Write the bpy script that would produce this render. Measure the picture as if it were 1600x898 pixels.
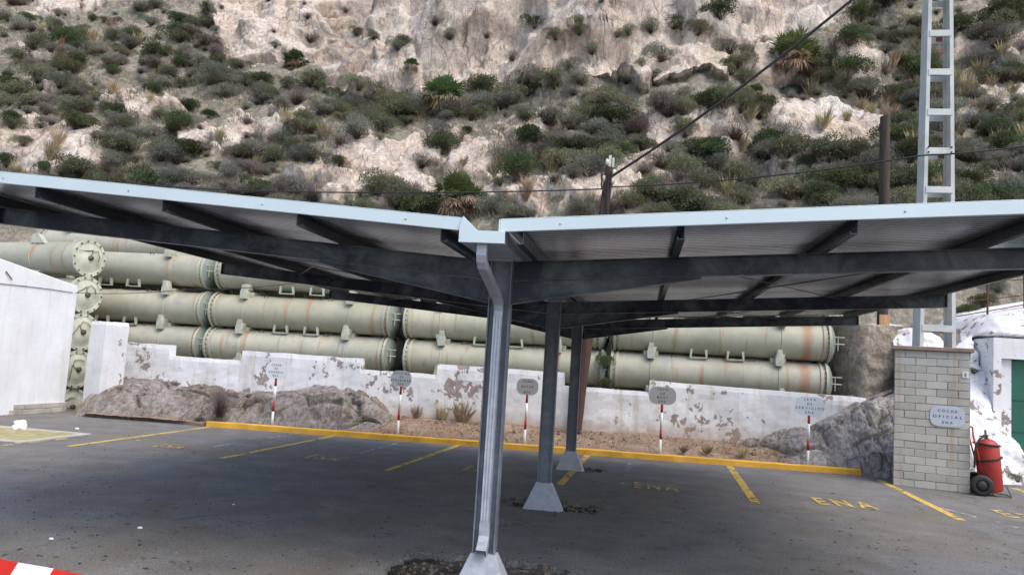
import bpy, bmesh, math, random
import numpy as np
from mathutils import Vector, Matrix, noise as mnoise

random.seed(7); rng = np.random.default_rng(7)
for o in list(bpy.data.objects): bpy.data.objects.remove(o)
scene = bpy.context.scene
COL = scene.collection
R = math.radians

# ------------------------------------------------------------------ camera
F, PITCH, ROLL, YAW = 1199.8, .0947, .0625, -.1714
CX, CZ = 1.0318, 1.65
fw = np.array([math.sin(YAW)*math.cos(PITCH), math.cos(YAW)*math.cos(PITCH), math.sin(PITCH)])
r0 = np.array([math.cos(YAW), -math.sin(YAW), 0.]); u0 = np.cross(r0, fw)
cr = r0*math.cos(ROLL)+u0*math.sin(ROLL); cu = -r0*math.sin(ROLL)+u0*math.cos(ROLL)
CAMP = np.array([CX, 0., CZ])
cd = bpy.data.cameras.new('camera'); cam = bpy.data.objects.new('camera', cd); COL.objects.link(cam)
cam.matrix_world = Matrix(((cr[0], cu[0], -fw[0], CX), (cr[1], cu[1], -fw[1], 0), (cr[2], cu[2], -fw[2], CZ), (0, 0, 0, 1)))
cd.sensor_width = 36; cd.lens = F/1600*36; cd.clip_start = .05; cd.clip_end = 1000
scene.camera = cam

# ------------------------------------------------------------------ world, sun, exposure
SUN_EL, SUN_AZ = R(56), R(128)          # azimuth measured from +Y towards +X: light from behind the camera, right
w = bpy.data.worlds.new("World"); scene.world = w; w.use_nodes = True
nt = w.node_tree; bg = nt.nodes['Background']
sky = nt.nodes.new('ShaderNodeTexSky'); sky.sky_type = 'NISHITA'; sky.sun_disc = False
sky.sun_elevation = SUN_EL; sky.sun_rotation = SUN_AZ
sky.air_density = 1.0; sky.dust_density = 3.0; sky.ozone_density = 1.0
nt.links.new(sky.outputs[0], bg.inputs[0]); bg.inputs[1].default_value = .15
sd = bpy.data.lights.new('sun', 'SUN'); sd.energy = 1.0; sd.angle = R(38); sd.color = (1, .97, .93)
sun = bpy.data.objects.new('sun', sd); COL.objects.link(sun)
sdir = Vector((math.sin(SUN_AZ)*math.cos(SUN_EL), math.cos(SUN_AZ)*math.cos(SUN_EL), math.sin(SUN_EL)))
sun.rotation_euler = sdir.to_track_quat('Z', 'Y').to_euler(); sun.location = (10, -10, 30)
vs = scene.view_settings; vs.view_transform = 'Standard'; vs.look = 'None'; vs.exposure = 0.95; vs.gamma = 1
vs.use_curve_mapping = False

# ------------------------------------------------------------------ rays from photograph pixels to real points
def ray(px, py): return fw+(px-800)/F*cr-(py-449)/F*cu
def G(px, py, z=0.):
    d = ray(px, py); return Vector(CAMP+d*((z-CZ)/d[2]))
def FY(px, py, Y):
    d = ray(px, py); return Vector(CAMP+d*(Y/d[1]))
def FX(px, py, X):
    d = ray(px, py); return Vector(CAMP+d*((X-CX)/d[0]))
def project(P):
    d = np.asarray(P, float)-CAMP
    dep = d@fw
    return 800+F*(d@cr)/dep, 449-F*(d@cu)/dep

# ------------------------------------------------------------------ materials
def nodes(name):
    m = bpy.data.materials.new(name); m.use_nodes = True
    t = m.node_tree; return m, t, t.nodes['Principled BSDF']
def N(t, typ, **kw):
    n = t.nodes.new(typ)
    for k, v in kw.items():
        if k in n.inputs: n.inputs[k].default_value = v
        else: setattr(n, k, v)
    return n
def coords(t, kind='Object', scale=(1, 1, 1)):
    tc = N(t, 'ShaderNodeTexCoord'); mp = N(t, 'ShaderNodeMapping')
    mp.inputs['Scale'].default_value = scale
    t.links.new(tc.outputs[kind], mp.inputs[0]); return mp.outputs[0]
def noise_(t, vec, scale, detail=4, rough=.55, dist=0):
    n = N(t, 'ShaderNodeTexNoise'); n.inputs['Scale'].default_value = scale; n.inputs['Detail'].default_value = detail
    n.inputs['Roughness'].default_value = rough; n.inputs['Distortion'].default_value = dist
    if vec: t.links.new(vec, n.inputs['Vector'])
    return n.outputs[0]
def ramp(t, fac, stops, interp='LINEAR'):
    n = N(t, 'ShaderNodeValToRGB'); e = n.color_ramp.elements; n.color_ramp.interpolation = interp
    while len(e) < len(stops): e.new(.5)
    for el, (p, c) in zip(e, stops):
        el.position = p; el.color = (c, c, c, 1) if not hasattr(c, '__len__') else (*c, 1)
    t.links.new(fac, n.inputs[0]); return n.outputs[0]
def mix(t, fac, a, b, mode='MIX'):
    n = N(t, 'ShaderNodeMix', data_type='RGBA', blend_type=mode)
    for s, v in ((n.inputs[0], fac), (n.inputs[6], a), (n.inputs[7], b)):
        if hasattr(v, 'is_output'): t.links.new(v, s)
        elif hasattr(v, '__len__'): s.default_value = (*v, 1)
        else: s.default_value = v
    return n.outputs[2]
def math_(t, op, a, b=0.):
    n = N(t, 'ShaderNodeMath', operation=op)
    for s, v in ((n.inputs[0], a), (n.inputs[1], b)):
        if hasattr(v, 'is_output'): t.links.new(v, s)
        else: s.default_value = v
    return n.outputs[0]
def bump(t, b, h, strength=.3, dist=.02):
    n = N(t, 'ShaderNodeBump'); n.inputs['Strength'].default_value = strength; n.inputs['Distance'].default_value = dist
    t.links.new(h, n.inputs['Height']); t.links.new(n.outputs[0], b.inputs['Normal'])
def simple(name, c, rough=.6, metal=0., var=.15, scale=6, bmp=0., kind='Object', stretch=(1, 1, 1), spec=.5):
    m, t, b = nodes(name); v = coords(t, kind, stretch)
    n = noise_(t, v, scale, 6, .6)
    lo = tuple(x*(1-var) for x in c); hi = tuple(min(1, x*(1+var)) for x in c)
    t.links.new(ramp(t, n, [(.3, lo), (.7, hi)]), b.inputs['Base Color'])
    b.inputs['Roughness'].default_value = rough; b.inputs['Metallic'].default_value = metal
    b.inputs['Specular IOR Level'].default_value = spec
    if bmp: bump(t, b, noise_(t, v, scale*6, 4), bmp, .01)
    return m

def mat_asphalt():
    m, t, b = nodes('asphalt'); v = coords(t)
    big = noise_(t, v, .22, 5, .6, .6)
    c = ramp(t, big, [(.3, (.145, .152, .172)), (.5, (.160, .152, .140)), (.7, (.135, .142, .158))])
    mid = noise_(t, v, 1.7, 6, .65, .3)
    c = mix(t, .55, c, ramp(t, mid, [(.3, .30), (.5, .5), (.72, .72)]), 'OVERLAY')
    fine = noise_(t, v, 150, 2, .6)
    c = mix(t, .8, c, ramp(t, fine, [(.3, .15), (.5, .5), (.7, .9)]), 'OVERLAY')
    grit = noise_(t, v, 48, 3, .7); c = mix(t, .7, c, ramp(t, grit, [(.32, .2), (.5, .5), (.68, .8)]), 'OVERLAY')
    # streaks of wear along the lanes
    v2 = coords(t, 'Object', (.35, 2.2, 1)); st = noise_(t, v2, 2.5, 5, .7)
    c = mix(t, ramp(t, st, [(.58, 0.), (.75, .35)]), c, (.30, .28, .25))
    sp = noise_(t, v, 26, 2, .5); c = mix(t, ramp(t, sp, [(.70, 0.), (.76, .7)]), c, (.075, .07, .068))
    st1 = noise_(t, v, .55, 6, .68, 1.0); c = mix(t, ramp(t, st1, [(.50, 0.), (.66, .6)]), c, (.155, .128, .10))
    st2 = noise_(t, v, 1.9, 5, .62, .6); c = mix(t, ramp(t, st2, [(.63, 0.), (.70, .5)]), c, (.07, .068, .07))
    st3 = noise_(t, v, 3.4, 7, .75, .4); c = mix(t, ramp(t, st3, [(.60, 0.), (.72, .5)]), c, (.30, .30, .29))
    # cracks
    vo = N(t, 'ShaderNodeTexVoronoi', feature='DISTANCE_TO_EDGE'); vo.inputs['Scale'].default_value = .8
    wv = N(t, 'ShaderNodeVectorMath', operation='ADD'); nz = N(t, 'ShaderNodeTexNoise'); nz.inputs['Scale'].default_value = 2.5; nz.inputs['Detail'].default_value = 6
    t.links.new(v, nz.inputs['Vector']); t.links.new(v, wv.inputs[0]); t.links.new(nz.outputs['Color'], wv.inputs[1]); t.links.new(wv.outputs[0], vo.inputs['Vector'])
    cr_ = ramp(t, vo.outputs['Distance'], [(0., 1.), (.008, 0.)]); gate = ramp(t, noise_(t, v, .6, 3), [(.50, 0.), (.58, .85)])
    c = mix(t, math_(t, 'MULTIPLY', cr_, gate), c, (.022, .02, .02))
    t.links.new(c, b.inputs['Base Color']); b.inputs['Roughness'].default_value = .9; b.inputs['Specular IOR Level'].default_value = .25
    bump(t, b, fine, .5, .006)
    return m

def mat_rock(name, cols, veg=None, scale=1., crack=.5, con=1., bs=.85, lines=0):
    m, t, b = nodes(name); v = coords(t)
    big = noise_(t, v, .35*scale, 8, .62, .8)
    c = ramp(t, big, [(.28, cols[0]), (.43, cols[1]), (.56, cols[2]), (.72, cols[3])])
    vs_ = N(t, 'ShaderNodeMapping'); vs_.inputs['Rotation'].default_value = (.5, .6, .3); vs_.inputs['Scale'].default_value = (3.2, .7, 1.2)
    t.links.new(v, vs_.inputs[0])
    st = noise_(t, vs_.outputs[0], 1.3*scale, 9, .68, 1.2)
    c = mix(t, .6*con, c, ramp(t, st, [(.3, .25), (.5, .52), (.7, .76)]), 'OVERLAY')
    fine = noise_(t, v, 7*scale, 8, .72, .4)
    c = mix(t, .5*con, c, ramp(t, fine, [(.33, .18), (.5, .5), (.66, .82)]), 'OVERLAY')
    pit = noise_(t, v, 3.2*scale, 6, .7, 1.5)
    c = mix(t, ramp(t, pit, [(.60, 0.), (.72, crack)]), c, tuple(x*.32 for x in cols[0]))
    if lines:
        dn = N(t, 'ShaderNodeTexNoise'); dn.inputs['Scale'].default_value = 1.3; dn.inputs['Detail'].default_value = 7; dn.inputs['Roughness'].default_value = .65
        t.links.new(v, dn.inputs['Vector']); ad = N(t, 'ShaderNodeVectorMath', operation='MULTIPLY_ADD'); t.links.new(dn.outputs['Color'], ad.inputs[0]); ad.inputs[1].default_value = (1.1, 1.1, 1.1); t.links.new(vs_.outputs[0], ad.inputs[2])
        hL = None
        for sc_, wd_, st_ in ((.55, .04, .5), (1.7, .05, .38)):
            vo = N(t, 'ShaderNodeTexVoronoi', feature='DISTANCE_TO_EDGE'); vo.inputs['Scale'].default_value = sc_*lines; t.links.new(ad.outputs[0], vo.inputs['Vector'])
            gt = ramp(t, noise_(t, v, .8*lines*sc_, 3, .6), [(.42, 0.), (.58, st_)])
            cm = math_(t, 'MULTIPLY', ramp(t, vo.outputs['Distance'], [(0., 1.), (wd_, 0.)]), gt)
            c = mix(t, cm, c, tuple(x*.28 for x in cols[0]))
            hL = cm if hL is None else math_(t, 'ADD', hL, cm)
    if veg:
        at = N(t, 'ShaderNodeAttribute'); at.attribute_name = 'soil'
        g = noise_(t, v, 5, 7, .7)
        sc = ramp(t, g, [(.32, veg[0]), (.5, veg[1]), (.66, veg[2])])
        nn = math_(t, 'ADD', at.outputs['Fac'], math_(t, 'MULTIPLY', math_(t, 'SUBTRACT', fine, .5), 1.1))
        c = mix(t, ramp(t, nn, [(.38, 0.), (.62, 1.)]), c, sc)
    t.links.new(c, b.inputs['Base Color']); b.inputs['Roughness'].default_value = .95; b.inputs['Specular IOR Level'].default_value = .15
    h = math_(t, 'ADD', math_(t, 'MULTIPLY', st, 1.2) if not lines else math_(t, 'SUBTRACT', math_(t, 'MULTIPLY', st, 1.2), hL), math_(t, 'ADD', fine, math_(t, 'MULTIPLY', pit, -.8)))
    bump(t, b, h, bs, .12/scale)
    return m

def mat_whitewash(name='whitewash', peel=.6, base=(.68, .69, .71), z_soil=None, pscale=1., stain=.3):
    m, t, b = nodes(name); v = coords(t)
    soft = noise_(t, v, 1.3, 5, .6); c = ramp(t, soft, [(.3, tuple(x*.86 for x in base)), (.65, base)])
    vv = coords(t, 'Object', (4, 4, .35)); run = noise_(t, vv, 1.4, 6, .65)
    c = mix(t, ramp(t, run, [(.52, 0.), (.74, stain)]), c, (.46, .36, .26))
    p1 = noise_(t, v, .9*pscale, 3, .5); p2 = noise_(t, v, 4.5*pscale, 6, .62, .25)
    pm = math_(t, 'ADD', p2, math_(t, 'MULTIPLY', math_(t, 'SUBTRACT', p1, .5), .55))
    lim = .76-.14*peel
    mask = ramp(t, pm, [(lim, 0.), (lim+.012, 1.)])
    under = ramp(t, noise_(t, v, 9, 5, .6), [(.3, (.20, .16, .15)), (.7, (.34, .29, .27))])
    c = mix(t, mask, c, under)
    if z_soil is not None:
        sx = N(t, 'ShaderNodeSeparateXYZ'); t.links.new(v, sx.inputs[0])
        zz = math_(t, 'ADD', sx.outputs[2], math_(t, 'MULTIPLY', math_(t, 'SUBTRACT', noise_(t, v, 2.2, 6, .65), .5), .7))
        c = mix(t, ramp(t, math_(t, 'DIVIDE', zz, 1.5), [((z_soil-.05)/1.5, .8), ((z_soil+.32)/1.5, 0.)]), c, (.36, .25, .18))
    t.links.new(c, b.inputs['Base Color']); b.inputs['Roughness'].default_value = .9; b.inputs['Specular IOR Level'].default_value = .2
    bump(t, b, math_(t, 'SUBTRACT', noise_(t, v, 14, 6, .65), math_(t, 'MULTIPLY', mask, .5)), .35, .02)
    return m

def mat_pipe(name, band=None):
    m, t, b = nodes(name); v = coords(t)
    oi = N(t, 'ShaderNodeObjectInfo'); ad = N(t, 'ShaderNodeVectorMath', operation='ADD'); sc = N(t, 'ShaderNodeVectorMath', operation='SCALE')
    cx_ = N(t, 'ShaderNodeCombineXYZ')
    for k in range(3): t.links.new(oi.outputs['Random'], cx_.inputs[k])
    t.links.new(cx_.outputs[0], sc.inputs[0]); sc.inputs['Scale'].default_value = 37.
    t.links.new(v, ad.inputs[0]); t.links.new(sc.outputs[0], ad.inputs[1]); vr = ad.outputs[0]
    n = noise_(t, vr, 1.6, 6, .6); c = ramp(t, n, [(.3, (.36, .36, .28)), (.5, (.43, .425, .335)), (.7, (.50, .48, .38))])
    hv_ = N(t, 'ShaderNodeHueSaturation'); t.links.new(c, hv_.inputs['Color']); mr = N(t, 'ShaderNodeMapRange'); t.links.new(oi.outputs['Random'], mr.inputs[0]); mr.inputs[3].default_value = .82; mr.inputs[4].default_value = 1.1; t.links.new(mr.outputs[0], hv_.inputs['Value'])
    mr3 = N(t, 'ShaderNodeMapRange'); t.links.new(math_(t, 'FRACT', math_(t, 'MULTIPLY', oi.outputs['Random'], 9.7)), mr3.inputs[0]); mr3.inputs[3].default_value = .85; mr3.inputs[4].default_value = 1.25; t.links.new(mr3.outputs[0], hv_.inputs['Saturation']); c = hv_.outputs[0]
    sz = N(t, 'ShaderNodeSeparateXYZ'); t.links.new(v, sz.inputs[0])
    dz = math_(t, 'ADD', sz.outputs[2], math_(t, 'MULTIPLY', math_(t, 'SUBTRACT', noise_(t, vr, 2.4, 6, .7), .5), .5))
    c = mix(t, ramp(t, dz, [(.0, .0), (.22, 0.), (.40, .35)]), c, (.30, .27, .21))
    mp = N(t, 'ShaderNodeMapping'); mp.inputs['Scale'].default_value = (5.5, .5, .5); t.links.new(vr, mp.inputs[0])
    rs = noise_(t, mp.outputs[0], 1.0, 5, .6, .15)
    c = mix(t, ramp(t, rs, [(.575, 0.), (.62, .35), (.72, .85)]), c, (.36, .18, .085))
    bl = noise_(t, vr, 1.1, 5, .6, .5); c = mix(t, ramp(t, bl, [(.60, 0.), (.66, .55)]), c, (.25, .29, .29))
    g = noise_(t, vr, 5, 6, .7); c = mix(t, ramp(t, g, [(.52, 0.), (.75, .6)]), c, (.28, .25, .18))
    mp2 = N(t, 'ShaderNodeMapping'); mp2.inputs['Scale'].default_value = (9, 1.2, .8); t.links.new(vr, mp2.inputs[0])
    c = mix(t, ramp(t, noise_(t, mp2.outputs[0], 1.2, 6, .7), [(.55, 0.), (.8, .35)]), c, (.33, .30, .22))
    if band is not None:
        sx = N(t, 'ShaderNodeSeparateXYZ'); t.links.new(v, sx.inputs[0])
        d = math_(t, 'ABSOLUTE', math_(t, 'SUBTRACT', sx.outputs[0], band))
        d = math_(t, 'ADD', d, math_(t, 'MULTIPLY', math_(t, 'SUBTRACT', g, .5), .25))
        c = mix(t, ramp(t, d, [(.03, .75), (.15, 0.)]), c, (.34, .16, .085))
    t.links.new(c, b.inputs['Base Color']); b.inputs['Roughness'].default_value = .55
    bump(t, b, g, .12, .01)
    return m

def mat_leaf(name, c, var=.35):
    m, t, b = nodes(name); oi = N(t, 'ShaderNodeObjectInfo'); v = coords(t)
    n = noise_(t, v, 3.5, 3, .6)
    lo = tuple(x*(1-var) for x in c); hi = tuple(x*(1+var) for x in c)
    col = ramp(t, n, [(.3, lo), (.7, hi)])
    hs = N(t, 'ShaderNodeHueSaturation'); t.links.new(col, hs.inputs['Color'])
    mr = N(t, 'ShaderNodeMapRange'); t.links.new(oi.outputs['Random'], mr.inputs[0]); mr.inputs[3].default_value = .7; mr.inputs[4].default_value = 1.3
    t.links.new(mr.outputs[0], hs.inputs['Value'])
    mr2 = N(t, 'ShaderNodeMapRange'); mm = math_(t, 'FRACT', math_(t, 'MULTIPLY', oi.outputs['Random'], 17.3)); t.links.new(mm, mr2.inputs[0])
    mr2.inputs[3].default_value = .47; mr2.inputs[4].default_value = .53; t.links.new(mr2.outputs[0], hs.inputs['Hue'])
    t.links.new(hs.outputs[0], b.inputs['Base Color']); b.inputs['Roughness'].default_value = .8; b.inputs['Specular IOR Level'].default_value = .15
    tl = N(t, 'ShaderNodeBsdfTranslucent'); t.links.new(hs.outputs[0], tl.inputs['Color']); ms = N(t, 'ShaderNodeMixShader'); ms.inputs[0].default_value = .35
    t.links.new(b.outputs[0], ms.inputs[1]); t.links.new(tl.outputs[0], ms.inputs[2]); t.links.new(ms.outputs[0], t.nodes['Material Output'].inputs[0])
    return m

def mat_worn(name, c, wear=.5):
    m, t, b = nodes(name); v = coords(t)
    n1 = noise_(t, v, 9, 8, .72); n2 = noise_(t, v, 1.4, 3, .5)
    k = math_(t, 'ADD', n1, math_(t, 'MULTIPLY', math_(t, 'SUBTRACT', n2, .5), .5))
    lim = .36+.28*wear
    mask = ramp(t, k, [(lim-.05, 0.), (lim+.06, 1.)])
    col = ramp(t, noise_(t, v, 30, 3, .6), [(.3, tuple(x*.75 for x in c)), (.7, c)])
    t.links.new(col, b.inputs['Base Color']); b.inputs['Roughness'].default_value = .85
    tr = N(t, 'ShaderNodeBsdfTransparent'); ms = N(t, 'ShaderNodeMixShader')
    t.links.new(mask, ms.inputs[0]); t.links.new(tr.outputs[0], ms.inputs[1]); t.links.new(b.outputs[0], ms.inputs[2])
    t.links.new(ms.outputs[0], t.nodes['Material Output'].inputs[0])
    return m

def mat_steel(name, c, c2, rough=.42, metal=.0):
    m, t, b = nodes(name); v = coords(t)
    n = noise_(t, v, 2.2, 7, .68, .6); n3 = noise_(t, v, 14, 6, .7)
    col = ramp(t, n, [(.44, c), (.72, c2)])
    col = mix(t, .45, col, ramp(t, n3, [(.3, .3), (.5, .5), (.7, .72)]), 'OVERLAY')
    t.links.new(col, b.inputs['Base Color']); b.inputs['Metallic'].default_value = metal
    if 'dark' in name: b.inputs['Specular IOR Level'].default_value = .32
    t.links.new(ramp(t, n3, [(.3, rough*.8), (.7, min(1, rough*1.35))]), b.inputs['Roughness'])
    bump(t, b, n3, .08, .004)
    return m

M = {}
M['asphalt'] = mat_asphalt()
M['hill'] = mat_rock('hill_rock', [(.42, .32, .245), (.50, .415, .34), (.555, .485, .42), (.60, .555, .51)], crack=.30, con=.8, bs=.6, lines=1.,
                     veg=[(.15, .142, .105), (.235, .215, .168), (.37, .325, .26)])
M['rock_dark'] = mat_rock('grey_rock', [(.29, .20, .15), (.33, .295, .27), (.40, .38, .37), (.50, .43, .37)], scale=1.5, crack=.5, lines=1.6)
M['rock_left'] = mat_rock('brown_grey_rock', [(.19, .13, .10), (.24, .205, .18), (.31, .285, .265), (.40, .335, .28)], scale=1.5, crack=.55, lines=1.6)
M['rock_face'] = mat_rock('stained_rock', [(.20, .10, .065), (.26, .235, .22), (.40, .33, .25), (.36, .34, .32)], scale=1.6, crack=.45)
M['dirt'] = mat_rock('dirt', [(.19, .125, .085), (.26, .18, .125), (.30, .22, .16), (.35, .28, .21)], scale=5, crack=.5)
M['pit'] = mat_rock('pit_soil', [(.03, .027, .024), (.06, .052, .045), (.12, .10, .085), (.22, .20, .17)], scale=9, crack=.6)
M['wallpaint'] = mat_whitewash('wall_whitewash', .95, (.70, .71, .725), .32, 1., .75)
M['bldpaint'] = mat_whitewash('shed_whitewash', -.4, (.76, .775, .79))
M['pillarpaint'] = mat_whitewash('pillar_whitewash', .62, (.68, .69, .71), None, 1.4)
M['rockpaint'] = mat_whitewash('rock_whitewash', 1.25, (.74, .74, .75), None, 1.3)
M['fascia'] = simple('fascia_sheet', (.56, .66, .69), .45, 0, .04, 2)
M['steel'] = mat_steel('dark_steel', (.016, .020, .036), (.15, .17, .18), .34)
M['column'] = mat_steel('primed_column_steel', (.13, .142, .178), (.24, .26, .30), .42)
M['base'] = mat_steel('base_plate_steel', (.34, .36, .40), (.42, .44, .48), .5)
M['zinc'] = mat_steel('zinc_pipe', (.42, .44, .50), (.50, .52, .57), .35, .25)
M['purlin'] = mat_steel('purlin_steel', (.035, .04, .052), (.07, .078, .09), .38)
M['sheet'] = simple('roof_sheet', (.40, .41, .44), .24, .75, .08, .8)
M['pipe'] = mat_pipe('pipe_paint'); M['pipe_rust'] = mat_pipe('pipe_paint_rusty_end', 4.02)
M['pipe_cap'] = simple('pipe_cap_paint', (.20, .235, .20), .6, 0, .3, 4)
M['pipe_disc'] = simple('pipe_disc_paint', (.46, .47, .37), .6, 0, .25, 3)
M['pipe_metal'] = simple('pipe_fitting_paint', (.42, .43, .34), .6, 0, .25, 5)
M['bolt'] = simple('bolt_dark', (.10, .085, .06), .6, .3, .3, 9)
M['yellow'] = mat_worn('yellow_line_paint', (.62, .43, .10), .18)
M['yellow_faded'] = mat_worn('yellow_faded_paint', (.56, .42, .16), .38)
M['white_faded'] = mat_worn('white_faded_paint', (.45, .46, .46), .62)
M['kerb'] = simple('kerb_yellow_paint', (.66, .36, .04), .75, 0, .22, 3, .3)
M['kerb_old'] = simple('old_kerb_brick', (.20, .13, .10), .9, 0, .35, 4, .4)
M['sign_grey'] = simple('sign_grey', (.36, .38, .41), .5, 0, .05, 2)
M['sign_mid'] = simple('sign_mid_grey', (.30, .30, .31), .5, 0, .05, 2)
M['sign_blue'] = simple('sign_pale_blue', (.50, .55, .61), .5, 0, .05, 2)
M['sign_white'] = simple('sign_white', (.66, .69, .71), .5, 0, .03, 2)
M['letter'] = simple('black_letter', (.02, .02, .025), .6, 0, .1)
M['letter_blue'] = simple('navy_letter', (.04, .06, .13), .6, 0, .1)
M['red'] = simple('red_paint', (.36, .02, .025), .5, 0, .15)
M['white'] = simple('white_paint', (.75, .75, .75), .5, 0, .08)
M['wood'] = simple('weathered_wood', (.045, .034, .028), .9, 0, .5, 3, .5, 'Object', (6, 6, .5))
M['wood_red'] = simple('brown_wood', (.065, .036, .026), .9, 0, .45, 3, .5, 'Object', (6, 6, .5))
M['wood_orange'] = simple('orange_wood', (.42, .25, .14), .85, 0, .35, 3, .4, 'Object', (6, 6, .5))
M['rust'] = simple('rust', (.12, .04, .025), .9, 0, .4, 9)
M['pylon'] = simple('pylon_paint', (.50, .52, .50), .6, .0, .16, 2.5)
M['block'] = simple('grey_block', (.46, .46, .43), .85, 0, .16, 3, .35)
M['mortar'] = simple('mortar', (.30, .275, .24), .95, 0, .2, 8, .4)
M['slab'] = simple('brown_slab', (.27, .19, .15), .85, 0, .25, 4, .3)
M['ext_red'] = simple('extinguisher_red', (.36, .032, .022), .5, 0, .25, 3)
M['rubber'] = simple('black_rubber', (.015, .015, .016), .65, 0, .3)
M['rim'] = simple('wheel_rim', (.03, .03, .032), .5, .3, .2)
M['cable'] = simple('black_cable', (.02, .02, .022), .7, 0, .1)
M['door'] = simple('green_door', (.012, .105, .07), .5, 0, .12, 2)
M['stone'] = simple('plinth_stone', (.38, .36, .32), .9, 0, .35, 2.2, .5)
M['concrete'] = simple('concrete', (.40, .39, .36), .9, 0, .2, 3, .4)
M['concrete_dull'] = simple('dull_stone', (.22, .20, .17), .95, 0, .3, 4)
M['grate'] = simple('grate_yellow', (.36, .32, .16), .8, 0, .3, 6, .3)
M['plastic'] = simple('white_plastic', (.85, .86, .87), .4, 0, .04)
M['tape_red'] = simple('tape_red', (.62, .03, .02), .3, 0, .08)
M['tape_white'] = simple('tape_white', (.82, .83, .84), .3, 0, .04)
M['leaf_grey'] = mat_leaf('leaf_grey', (.215, .225, .18), .3)
M['leaf_olive'] = mat_leaf('leaf_olive', (.175, .185, .108), .3)
M['leaf_green'] = mat_leaf('leaf_green', (.085, .11, .05), .3)
M['leaf_dry'] = mat_leaf('leaf_dry', (.235, .20, .18), .3)
M['palm'] = mat_leaf('leaf_palm', (.08, .125, .045), .25)
M['palm_dead'] = mat_leaf('leaf_palm_dead', (.27, .21, .13))
M['straw'] = mat_leaf('leaf_straw', (.42, .35, .22))
M['twig'] = mat_leaf('leaf_twig', (.11, .085, .07))

# ------------------------------------------------------------------ mesh builder
class MB:
    def __init__(s): s.v = []; s.f = []; s.mi = []; s.sm = []
    def add(s, vs, fs, mi=0, smooth=False):
        n = len(s.v); s.v += [tuple(x) for x in vs]
        for f in fs: s.f.append(tuple(i+n for i in f)); s.mi.append(mi); s.sm.append(smooth)
    def box(s, a, b, mi=0, M_=None):
        x0, y0, z0 = a; x1, y1, z1 = b
        v = [Vector(p) for p in ((x0, y0, z0), (x1, y0, z0), (x1, y1, z0), (x0, y1, z0), (x0, y0, z1), (x1, y0, z1), (x1, y1, z1), (x0, y1, z1))]
        if M_: v = [M_@p for p in v]
        s.add(v, [(0, 3, 2, 1), (4, 5, 6, 7), (0, 1, 5, 4), (1, 2, 6, 5), (2, 3, 7, 6), (3, 0, 4, 7)], mi)
    def prism(s, poly, axis, a, b, mi=0, M_=None):
        # poly: 2D points in the plane normal to axis (0:x -> (y,z); 1:y -> (x,z); 2:z -> (x,y))
        def P(p, t): return (Vector((t, p[0], p[1])), Vector((p[0], t, p[1])), Vector((p[0], p[1], t)))[axis]
        n = len(poly); v = [P(p, a) for p in poly]+[P(p, b) for p in poly]
        if M_: v = [M_@p for p in v]
        s.add(v, [tuple(range(n)), tuple(range(2*n-1, n-1, -1))]+[(i, i+n, (i+1) % n+n, (i+1) % n) for i in range(n)], mi)
    def tube(s, pts, r, seg=8, mi=0, caps=True, smooth=True):
        pts = [Vector(p) for p in pts]; rr = r if hasattr(r, '__len__') else [r]*len(pts)
        vs = []; up = None
        for i, p in enumerate(pts):
            d = (pts[min(i+1, len(pts)-1)]-pts[max(i-1, 0)]).normalized()
            if up is None: up = d.orthogonal().normalized()
            up = (up-d*up.dot(d)).normalized(); w_ = d.cross(up)
            for k in range(seg):
                a = 2*math.pi*k/seg; vs.append(p+(up*math.cos(a)+w_*math.sin(a))*rr[i])
        fs = [(i*seg+k, i*seg+(k+1) % seg, (i+1)*seg+(k+1) % seg, (i+1)*seg+k) for i in range(len(pts)-1) for k in range(seg)]
        s.add(vs, fs, mi, smooth)
        if caps: s.add(vs[:seg], [tuple(range(seg-1, -1, -1))], mi); s.add(vs[-seg:], [tuple(range(seg))], mi)
    def lathe(s, prof, axis='x', seg=40, mi=0, M_=None, smooth=True):
        # prof: list of (t, r) along the axis
        vs = []
        for t, r in prof:
            for k in range(seg):
                a = 2*math.pi*k/seg; c_, s_ = r*math.cos(a), r*math.sin(a)
                p = {'x': Vector((t, c_, s_)), 'y': Vector((c_, t, s_)), 'z': Vector((c_, s_, t))}[axis]
                vs.append(M_@p if M_ else p)
        fs = [(i*seg+k, i*seg+(k+1) % seg, (i+1)*seg+(k+1) % seg, (i+1)*seg+k) for i in range(len(prof)-1) for k in range(seg)]
        s.add(vs, fs, mi, smooth)
    def build(s, name, mats, parent=None, bevel=0):
        me = bpy.data.meshes.new(name); me.from_pydata(s.v, [], s.f); me.validate()
        if not isinstance(mats, (list, tuple)): mats = [mats]
        for m in mats: me.materials.append(m)
        if len(me.polygons) == len(s.f):
            me.polygons.foreach_set('material_index', s.mi); me.polygons.foreach_set('use_smooth', s.sm)
        bm = bmesh.new(); bm.from_mesh(me); bmesh.ops.recalc_face_normals(bm, faces=bm.faces); bm.to_mesh(me); bm.free()
        o = bpy.data.objects.new(name, me); COL.objects.link(o)
        if parent: o.parent = parent
        if bevel:
            bv = o.modifiers.new('bevel', 'BEVEL'); bv.width = bevel; bv.segments = 2; bv.limit_method = 'ANGLE'; bv.angle_limit = R(50)
        return o

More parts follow.
